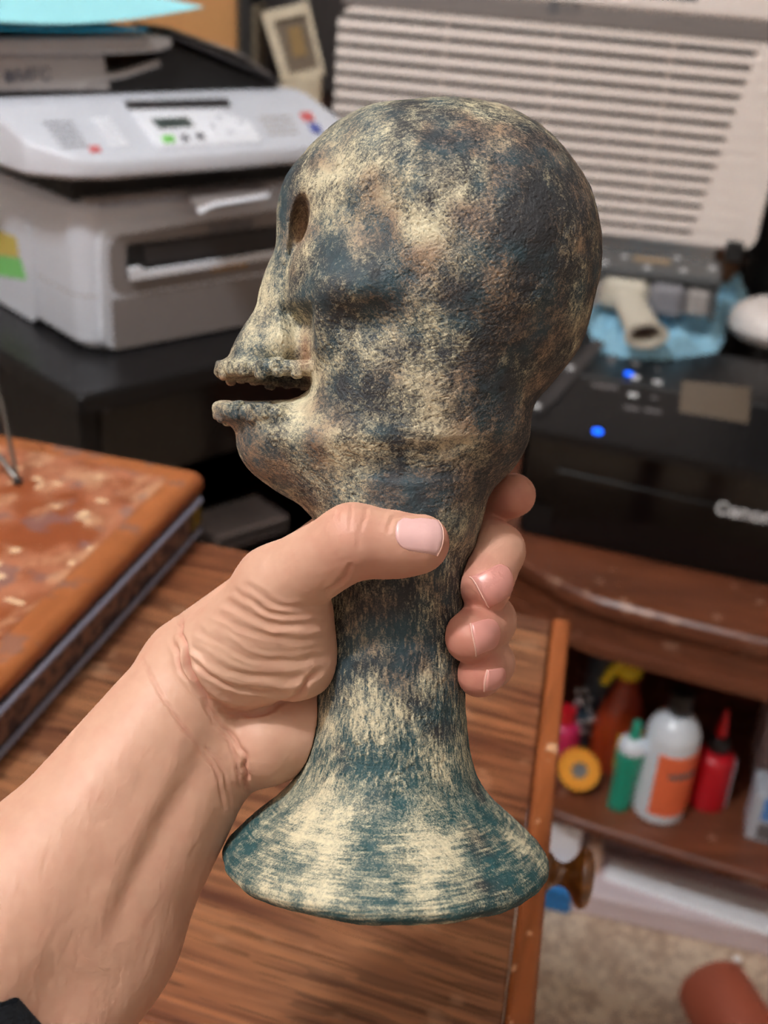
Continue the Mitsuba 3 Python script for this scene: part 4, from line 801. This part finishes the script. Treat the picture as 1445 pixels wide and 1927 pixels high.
WID = T(*[(830, 420, 232), (720, 300, 205), (930, 300, 210), (1020, 430, 218), (1050, 550, 190), (930, 560, 222), (800, 540, 216), (820, 230, 190), (630, 320, 150), (600, 390, 138), (690, 420, 180), (640, 470, 172), (610, 525, 172),
          (690, 545, 200), (575, 470, 140), (555, 520, 112), (720, 600, 182), (650, 625, 166), (620, 680, 164), (620, 750, 160), (700, 700, 176), (800, 700, 188), (900, 740, 176), (800, 810, 172), (700, 850, 158), (600, 830, 146), (820, 630, 200),
          (562, 620, 150), (530, 600, 72), (505, 650, 82), (562, 680, 146), (480, 690, 84), (440, 700, 66), (540, 700, 104), (500, 840, 92), (470, 790, 80), (430, 770, 62), (550, 800, 118), (560, 880, 96), (650, 920, 128), (750, 930, 134),
          (870, 920, 132), (950, 850, 138), (640, 1000, 130), (760, 1000, 134), (860, 1000, 132), (545, 395, 84), (535, 345, 96), (528, 440, 66), (510, 520, 44), (495, 560, 44), (535, 555, 72), (1000, 700, 160), (1110, 480, 190), (360, 700, 50), (360, 150, 150), (1200, 150, 180), (1200, 700, 160)])
WID[:, :2] = T(*[L(u, v, .9 * w)[:2] for u, v, w in WID])
def width_field():
    cu, cv = np.meshgrid(gu[::6], gv[::6], indexing='ij'); r = RBFInterpolator(WID[:, :2] / 100, WID[:, 2], smoothing=.02, kernel='thin_plate_spline')
    z = r(np.stack([cu, cv], -1).reshape(-1, 2) / 100).reshape(cu.shape)
    return ndi.map_coordinates(z, np.meshgrid(np.arange(GN[0]) / 6, np.arange(GN[1]) / 6, indexing='ij'), order=1, mode='nearest')
Uu, Vv = np.meshgrid(gu, gv, indexing='ij')
WF = ndi.gaussian_filter(width_field(), 3)
Pu, Pv = CX + (Uu - CX) / (1 - WF / FPX), CY + (Vv - CY) / (1 - WF / FPX)            # where the photo shows each place of the near side
edge_u = 588 - .10 * (Pv - 590) * (Pv > 640) * .5
WF -= 74 * (1 - ss(-5, 5, Pu - edge_u)) * ss(560, 596, Pv) * (1 - ss(700, 775, Pv)) * ss(520, 560, Pu)
WF += 16 * np.exp(-((Pu - 640) / 95) ** 2 - ((Pv - 545) / 34) ** 2) - 9 * np.exp(-((Pu - 675) / 80) ** 2 - ((Pv - 606) / 30) ** 2)       # cheekbone and the hollow under it
WF += 9 * np.exp(-((Pu - 800) / 200) ** 2 - ((Pv - 822) / 26) ** 2) - 9 * np.exp(-((Pu - 690) / 60) ** 2 - ((Pv - 760) / 55) ** 2)
def groove(pts, width, depth):
    P = np.stack([Pu, Pv], -1); pts = T(*pts); best = np.full(GN, 1e9)
    for a, b in zip(pts[:-1], pts[1:]):
        d = b - a; t = np.clip(((P - a) @ d) / (d @ d), 0, 1); best = np.minimum(best, np.linalg.norm(P - a - t[..., None] * d, axis=-1))
    return depth * np.exp(-(best / width) ** 2)
WF -= groove([(548, 455), (536, 500), (533, 545), (536, 580)], 9, 20)
WF -= groove([(560, 690), (580, 720)], 10, 14)
RF = np.clip(WF * .92, 40, 205)
prof_ = 1 - (1 - np.clip(DIST / RF, -4, 1)) ** 2; prof_ = np.where(DIST < 0, 2 * DIST / RF, prof_)
W2 = ndi.gaussian_filter(np.maximum(WF, 20) ** 2 * prof_, .7)
BASE_AXIS = T(.036, -1, 0) / np.linalg.norm([.036, -1]); BASE_AT = T(726, 1606, 0)
STEM = chaikin([(-34, 0), (-30, 276), (-18, 298), (-4, 306), (8, 302), (24, 291), (48, 266), (76, 232), (104, 202), (132, 178), (165, 160), (215, 147), (300, 138), (400, 131), (500, 127), (570, 131), (640, 150), (700, 150)], 2, False)
def head_field(P):
    i = (P[:, 0] - G0[0]) / GS, (P[:, 1] - G0[1]) / GS
    w2 = ndi.map_coordinates(W2, i, order=1, mode='nearest'); wf = ndi.map_coordinates(WF, i, order=1, mode='nearest')
    off = np.maximum(np.maximum(G0[0] - P[:, 0], P[:, 0] - gu[-1]), np.maximum(G0[1] - P[:, 1], P[:, 1] - gv[-1])).clip(0)
    return (P[:, 2] ** 2 - w2) / (1.5 * np.maximum(wf, 40)) + off
def arc(m, u, a, b, v, r, end):               # the gum ridge of a jaw
    th = np.radians(np.linspace(0, end, 9)); c = np.c_[u - a * np.cos(th), v + 11 * np.sin(th), b * np.sin(th)]; f = None
    for p, q in zip(c[:-1], c[1:]):
        g = cone(m, p, q, r, r); f = g if f is None else np.minimum(f, g)
    return f
def sculpture_field(P):
    f = head_field(P)
    q = P - BASE_AT; t = q @ BASE_AXIS; r = np.linalg.norm(q - t[:, None] * BASE_AXIS, axis=1)
    rr = np.interp(t, STEM[:, 0], STEM[:, 1]); sl = np.interp(t, (STEM[1:, 0] + STEM[:-1, 0]) / 2, np.clip(np.diff(STEM[:, 1]) / np.maximum(np.diff(STEM[:, 0]), .5), -6, 6))
    g = np.maximum((r - rr) / np.sqrt(1 + sl ** 2), -32 - t)
    g = np.maximum(g, t - 690)
    f = smin(f, g, 40)
    side = np.where(P[:, 2] > 0, 1, -1); m = np.c_[P[:, 0], P[:, 1], np.abs(P[:, 2])]
    a = math.radians(9); A = T([math.cos(a), -math.sin(a), 0], [math.sin(a), math.cos(a), 0], [0, 0, 1])
    f = smax(f, -ellipsoid(m, L(559, 413, 104), (20, 50, 82), A), 9)                       # eye sockets
    f = smax(f, -ellipsoid(m, L(547, 458, 78), (9, 26, 34), A), 7)
    f = smin(f, arc(m, 563, 142, 85, 693, 15, 100), 14); f = smin(f, arc(m, 562, 144, 87, 774, 15, 78), 20)
    f = smax(f, -ellipsoid(P, (530, 727, 0), (94, 27, 72)), 10)                           # mouth
    return f
PATCHES = []                                   # the drybrushed patches, on the near surface where the photo shows them
for bx, by, br, am in BLOBS:
    ws = np.arange(330, -40, -4.0); P = T(*[L(bx * 100, by * 100, w) for w in ws]); hit = np.where(sculpture_field(P) < 0)[0]
    q = P[hit[0]] if len(hit) else P[-1]; k = 1 - q[2] / FPX; PATCHES.append((float(q[0] / 100), float(q[1] / 100), br * k, am))
sc_mesh = surface_nets(sculpture_field, (380, 170, -330), (1150, 1660, 330), 4.0)
N_ = sc_mesh.vertex_normals; V_ = sc_mesh.vertices
lump = (meshkit.fbm(V_ / 70, 3) - .5) * 9 + (meshkit.fbm(V_ / 16 + 7, 2) - .5) * 2.6
hole = np.exp(-(((V_[:, 0] - 745) / 14) ** 2 + ((V_[:, 1] - 1452) / 16) ** 2)) * (V_[:, 2] > 0) * 3
sc_mesh = trimesh.Trimesh(V_ + N_ * (lump - hole)[:, None], sc_mesh.faces, process=False)
if sc_mesh.volume < 0: sc_mesh.invert()
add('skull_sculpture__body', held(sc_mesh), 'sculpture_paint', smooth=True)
def tooth_mesh(c, r, tilt, s):
    m = trimesh.creation.icosphere(3, 1.0); V = m.vertices
    V = np.sign(V) * np.abs(V) ** .62 * r * .93; n = (meshkit.noise(V / 8 + s) - .5) * 2.2; V = V + m.vertices * n[:, None]
    ca, sa = math.cos(tilt), math.sin(tilt); V = np.c_[V[:, 0] * ca + V[:, 2] * sa, V[:, 1], -V[:, 0] * sa + V[:, 2] * ca]
    return trimesh.Trimesh(V + c, m.faces, process=False)
for s in (1, -1):
    for k in range(7):                                                                    # upper row, front to back
        th = math.radians(5 + 93 * (k + .5) / 7); u, w = 563 - 148 * math.cos(th), 91 * math.sin(th)
        v = 695 + 3 * math.sin(k * 2.1) + 11 * math.sin(th) + (4 if k > 5 else 0)
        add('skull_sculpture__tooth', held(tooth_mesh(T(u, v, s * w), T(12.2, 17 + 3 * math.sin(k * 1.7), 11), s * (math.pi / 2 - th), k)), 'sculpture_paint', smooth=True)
    for k in range(6):
        th = math.radians(5 + 72 * (k + .5) / 6); u, w = 562 - 151 * math.cos(th), 94 * math.sin(th)
        v = 774 + 3 * math.sin(k * 1.9) + 9 * math.sin(th)
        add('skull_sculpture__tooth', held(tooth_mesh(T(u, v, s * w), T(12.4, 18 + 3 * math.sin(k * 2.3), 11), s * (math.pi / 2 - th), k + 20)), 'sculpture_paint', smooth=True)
tag('skull_sculpture', 'teal and cream painted skull head on a flared stem held up in the hand', 'sculpture')
# ------------------------------------------------------------------ the person's left forearm and hand
def J(x, y, w, r): return (L(x, y, w), r * (1 - w / FPX))
FINGERS = {   # knuckle behind the stem, middle joint, end joint, fingertip
    'index': [J(668, 996, -205, 56), J(862, 942, -172, 54), J(918, 945, -128, 47), J(966, 932, -62, 42)],
    'middle': [J(655, 1040, -205, 62), J(878, 1000, -150, 56), J(934, 1036, -34, 52), J(914, 1104, 46, 50)],
    'ring': [J(665, 1160, -205, 60), J(886, 1128, -138, 54), J(918, 1168, -6, 51), J(884, 1199, 92, 49)],
    'pinky': [J(680, 1270, -190, 55), J(884, 1226, -120, 48), J(921, 1248, 2, 45), J(903, 1268, 66, 44)]}
WR1, WR2 = J(372, 1268, -4, 102), J(404, 1418, -22, 88)          # the two sides of the wrist
FA1, FA2 = J(72, 1668, 170, 150), J(190, 1772, 120, 132)
FB1, FB2 = J(-190, 2010, 400, 165), J(-30, 2120, 330, 145)
CMC, MCP, IP, TIP = J(426, 1232, 42, 86), J(520, 1104, 118, 75), J(664, 1018, 192, 69), J(790, 1022, 190, 55)
def hand_field(P):
    def limb(a, b): return cone(P, a[0], b[0], a[1], b[1])
    arm = smin(limb(WR1, FA1), limb(WR2, FA2), 70); arm = smin(arm, smin(limb(FA1, FB1), limb(FA2, FB2), 70), 60)
    arm = smin(arm, cone(P, L(394, 1345, -20), L(140, 1725, 150), 88, 126), 50)
    palm = limb(WR1, (FINGERS['index'][0][0], 70)); palm = smin(palm, limb(WR1, (FINGERS['middle'][0][0], 72)), 40)
    palm = smin(palm, limb(WR2, (FINGERS['ring'][0][0], 70)), 40); palm = smin(palm, limb(WR2, (FINGERS['pinky'][0][0], 64)), 40)
    hypo = cone(P, L(496, 1394, 4), L(610, 1338, -60), 86, 100)                             # heel of the hand
    palm = smin(palm, hypo, 30)
    thenar = smin(cone(P, CMC[0], L(540, 1160, 96), 96, 84), cone(P, L(418, 1248, 40), L(560, 1236, 66), 80, 78), 34)
    thumb = smin(limb(CMC, MCP), limb(MCP, IP), 26)
    tip = limb(IP, TIP); tip = smin(tip, ellipsoid(P, L(735, 1042, 178), (70, 40, 48)), 24)
    thumb = smin(thumb, tip, 16)
    f = smin(smin(arm, palm, 16), smin(thumb, thenar, 26), 12)
    fingers = None
    for name, js in FINGERS.items():
        g = None
        for a, b in zip(js[:-1], js[1:]):
            c = limb(a, b); g = c if g is None else smin(g, c, 14)
        fingers = g if fingers is None else smin(fingers, g, 11)
    return smin(f, fingers, 18)
def hand_cut(P):                                # fingers and palm press against the stem, not into it
    f = hand_field(P)
    near = (P[:, 1] > 880) & (P[:, 1] < 1520) & (P[:, 0] > 430)
    if near.any():
        g = sculpture_field(P[near]); f[near] = smax(f[near], 1.5 - g, 3)
    return f
hm = surface_nets(hand_cut, (-330, 860, -290), (1030, 2190, 560), 4.0, coarse=5)
if hm.volume < 0: hm.invert()
hm = max(hm.split(only_watertight=False), key=lambda m: len(m.faces))
trimesh.smoothing.filter_taubin(hm, iterations=4)
V, N = hm.vertices.copy(), hm.vertex_normals.copy()
w_ = 1 - V[:, 2] / FPX; PX = np.c_[CX + (V[:, 0] - CX) / w_, CY + (V[:, 1] - CY) / w_]       # where each vertex sits seen from the eye
WOBBLE = (np.stack([meshkit.fbm(V / 55 + 3, 3), meshkit.fbm(V / 55 + 31, 3)], -1) - .5) * 24 + (np.stack([meshkit.noise(V / 16 + 3), meshkit.noise(V / 16 + 31)], -1) - .5) * 5
STRENGTH = .6 + .7 * ss(.3, .7, meshkit.fbm(V / 60 + 77, 2))
FRONT = ss(-.05, .3, N[:, 2])
def crease(pts, width, depth, ridge=0.0, soft=0):
    pts = chaikin(T(*pts), 2, False); best = np.full(len(V), 1e9); tt = np.zeros(len(V)); n = len(pts) - 1
    sel = np.where((PX[:, 0] > pts[:, 0].min() - 60) & (PX[:, 0] < pts[:, 0].max() + 60) & (PX[:, 1] > pts[:, 1].min() - 60) & (PX[:, 1] < pts[:, 1].max() + 60) & (V[:, 2] > -120))[0]
    b_, t_ = np.full(len(sel), 1e9), np.zeros(len(sel)); Q = PX[sel] + WOBBLE[sel]
    for i, (a, b) in enumerate(zip(pts[:-1], pts[1:])):
        d = b - a; t = np.clip(((Q - a) @ d) / (d @ d), 0, 1); e = np.linalg.norm(Q - a - t[:, None] * d, axis=1); m = e < b_; b_[m] = e[m]; t_[m] = (i + t[m]) / n
    best[sel] = b_; tt[sel] = t_
    soft = soft or .18; fade = ss(0, soft, tt) * (1 - ss(1 - soft, 1, tt))
    return fade * STRENGTH * (-depth * np.exp(-(best / width) ** 2) + ridge * np.exp(-((best - 1.9 * width) / width) ** 2))
D = np.zeros(len(V))
for pts, wd, dp, rg in [                                                                       # wrist and palm creases, thenar folds
        ([(338, 1150), (346, 1230), (366, 1300), (424, 1366), (456, 1420), (474, 1500)], 4.5, 7, 1.5), ([(322, 1190), (340, 1272), (392, 1340), (436, 1410), (462, 1490)], 3.6, 4, .8), ([(262, 1228), (306, 1316), (360, 1392), (404, 1446), (430, 1540)], 3.6, 3.2, .6),
        ([(384, 1402), (424, 1456), (446, 1540)], 3.5, 2.4, .5), ([(346, 1216), (364, 1290), (410, 1334), (468, 1344), (545, 1318), (612, 1256)], 6, 6, 2),
        ([(352, 1212), (412, 1258), (500, 1274), (596, 1276)], 5, 3, 2), ([(350, 1232), (404, 1284), (470, 1300), (550, 1300)], 5, 2.6, 1.6), ([(366, 1180), (430, 1222), (520, 1244), (606, 1242)], 5, 2.4, 1.6),
        ([(420, 1122), (470, 1162), (530, 1182), (620, 1172)], 5, 3.2, 1.8), ([(436, 1106), (490, 1146), (545, 1162), (624, 1150)], 4.5, 3, 1.8), ([(452, 1096), (500, 1126), (560, 1150), (630, 1132)], 4.5, 3.4, 1.8),
        ([(404, 1146), (450, 1184), (520, 1206), (612, 1204)], 4.5, 1.6, 1),
        ([(612, 1122), (640, 1098), (664, 1060)], 5, 4, 1), ([(694, 952), (684, 990), (676, 1040)], 3.4, 2.6, .8), ([(664, 946), (662, 980), (658, 1010)], 3.2, 1.6, .5), ([(640, 960), (636, 990)], 3, 1.2, .4),
        ([(730, 1010), (736, 975), (760, 966), (800, 962)], 4, 3, 1.5)]:
    th_ = 350 < pts[0][0] < 460 and 1090 < pts[0][1] < 1240; D += crease(pts, wd * (1.3 if th_ else 1), dp * (.42 if th_ else 1), rg * (.8 if th_ else 1))
DC = D.copy()
for k in range(4):                                                                             # fine folds over the ball of the thumb
    o = 24 * k + 6 * math.sin(k * 2.6); D += .35 * crease([(376 + .62 * o, 1206 - .9 * o), (420 + .62 * o, 1238 - .86 * o), (490 + .5 * o, 1252 - .82 * o)], 4, 1.2 + .5 * math.sin(k * 2.3), .8)
STRENGTH = np.ones(len(V)); WOBBLE *= .25
D += crease([(420, 1330), (392, 1395), (352, 1470), (305, 1560), (255, 1650), (215, 1750), (180, 1820)], 30, 10, 0, .42)   # hollow beside the wrist tendon
D += crease([(395, 1320), (352, 1410), (300, 1500), (248, 1600), (200, 1700), (170, 1760)], 30, -5, 0, .4) + crease([(425, 1440), (388, 1520), (330, 1640), (290, 1720)], 26, -3, 0, .4)
D += (meshkit.fbm(V / 46, 3) - .5) * 4 + (meshkit.fbm(V / 9 + 3, 2) - .5) * .7
V2 = V + N * (D * np.where(np.abs(D) > 0, .35 + .65 * FRONT, 1))[:, None]
# skin tones: paler inner wrist and palm, pinker fingertips and knuckles
base = T(*s2l(204, 157, 132)); pink = T(*s2l(192, 116, 100)); pale = T(*s2l(212, 174, 146)); tan = T(*s2l(190, 140, 114))
col = np.tile(base, (len(V), 1))
def tint(c, amount): 
    global col
    a = np.clip(amount, 0, 1)[:, None]; col = col * (1 - a) + c * a
tint(tan, .7 * ss(1400, 1900, PX[:, 1]) * (meshkit.fbm(V / 120 + 2, 2)))
for js in FINGERS.values():
    tint(pink, .85 * np.exp(-(np.linalg.norm(V - js[3][0] - T(-6, 8, 12), axis=1) / 70) ** 2)); tint(pink, .35 * np.exp(-(np.linalg.norm(V - js[1][0], axis=1) / 90) ** 2))
tint(pink, .8 * np.exp(-(np.linalg.norm(V - L(835, 1020, 200), axis=1) / 40) ** 2)); tint(pink, .55 * np.exp(-(np.linalg.norm((V - L(730, 1062, 200)) / T(1.5, 1, 1), axis=1) / 48) ** 2))
tint(pink, .35 * np.exp(-(np.linalg.norm(V - L(655, 1010, 240), axis=1) / 70) ** 2)); tint(pale, .6 * np.exp(-(np.linalg.norm((V - L(470, 1240, 110)) / T(1.6, 1, 1), axis=1) / 75) ** 2))
tint(pink, .4 * np.clip(-DC / 7, 0, 1)); tint(pink, .4 * (meshkit.fbm(V / 30 + 9, 3) - .4)); tint(pale, .35 * (meshkit.fbm(V / 14 + 1, 2) - .4))
body = trimesh.Trimesh(V2, hm.faces, process=False)
add('person__arm', held(body), 'skin', smooth=True, color=col * .93)
def nail(a, b, c_hint, half, bulge, key='person__fingernail', label=None, m_='nail'):
    """A curved plate on a finger's end: from the cuticle a to the free edge b, facing c_hint."""
    ax = b - a; ln = np.linalg.norm(ax); ax = ax / ln; n = c_hint - ax * (c_hint @ ax); n /= np.linalg.norm(n); sd = np.cross(n, ax); nu, nv = 25, 21; grid, out = [], []
    for i in range(nu):
        for j in range(nv):
            s, t = i / (nu - 1), 2 * j / (nv - 1) - 1
            hw = half * (.93 + .07 * s) * (1 - .10 * max(0, 1 - s / .25) ** 2)
            lo = .16 * t * t * (1.0) * abs(t); hi = 1 - .10 * t * t
            grid.append(a + ax * ln * (lo + (hi - lo) * s) + sd * hw * t + n * 75); out.append((s, t))
    grid = T(*grid); P = grid.copy()
    for _ in range(60): P = P - n * np.clip(hand_cut(P), -4, 12)[:, None] * .8
    o = T(*out); h = 1.8 + bulge * (1 - o[:, 1] ** 2) * (1 - (1.4 * (o[:, 0] - .5)) ** 2 * .5) + 2.6 * ss(.8, 1, o[:, 0])
    edge = np.maximum(np.abs(o[:, 1]), np.abs(2 * o[:, 0] - 1)) > .97
    topv = P + n * np.where(edge, h - 1.6, h)[:, None]; bot = P - n * 5; Fs = []
    for i in range(nu - 1):
        for j in range(nv - 1):
            q = i * nv + j; Fs += [[q, q + nv, q + nv + 1], [q, q + nv + 1, q + 1]]
    m = len(topv); Fs += [[x + m for x in f[::-1]] for f in list(Fs)]
    ring = [j for j in range(nv)] + [i * nv + nv - 1 for i in range(1, nu)] + [(nu - 1) * nv + j for j in range(nv - 2, -1, -1)] + [i * nv for i in range(nu - 2, 0, -1)]
    for x, y in zip(ring, ring[1:] + ring[:1]): Fs += [[x, y, y + m], [x, y + m, x + m]]
    mat_ = m_
    mesh = trimesh.Trimesh(np.vstack([topv, bot]), np.array(Fs), process=False)
    if mesh.volume < 0: mesh.invert()
    key = add(key, held(mesh), mat_, smooth=True, label=label)
    rim = [i for i in range((nu - 1) * nv, nu * nv)]
    R = tube([topv[i] - n * .4 for i in rim], 1.5, 6)
    if R.volume < 0: R.invert()
    add(key + '__free_edge', held(R), 'nail_edge', smooth=True)
nail(L(744, 1000, 240), L(836, 1006, 236), T(.0, -.30, .95), 32, 1.5, label='broad thumbnail coloured paler for its highlight', m_='thumb_nail')
nail(L(958, 1082, 50), L(906, 1116, 96), T(.5, -.15, .85), 32, 1.5)
nail(L(934, 1190, 80), L(880, 1208, 130), T(.45, -.35, .82), 28, 1.5)
nail(L(942, 1272, 60), L(906, 1282, 105), T(.6, -.05, .8), 20, 1.2)
EYE_L = T(CX, CY, FPX); ARM_DIR = np.cross(L(0, 1837, 300) - EYE_L, L(79, 1927, 300) - EYE_L); ARM_DIR /= np.linalg.norm(ARM_DIR); ARM_DIR *= np.sign(ARM_DIR @ (L(400, 1340, 0) - L(0, 1837, 300)))
CUFF = L(40, 1883, 300)
def sleeve_field(P):
    f = hand_field(P) - 13 - 5 * meshkit.noise(P / 40)
    t = (P - CUFF) @ ARM_DIR
    f = f - 4 * np.exp(-((t + 12) / 9) ** 2)
    return smax(smax(f, -(hand_field(P) - 2), 2), t, 5)
sm = surface_nets(sleeve_field, (-420, 1700, -120), (420, 2260, 640), 5.0, coarse=3, band=2.4)
if sm.volume < 0: sm.invert()
add('person__sleeve', held(sm), 'black_fabric', smooth=True, label='black fabric sleeve')
tag('person', 'bare left forearm and hand with black sleeve gripping the stem of the sculpture', 'person')
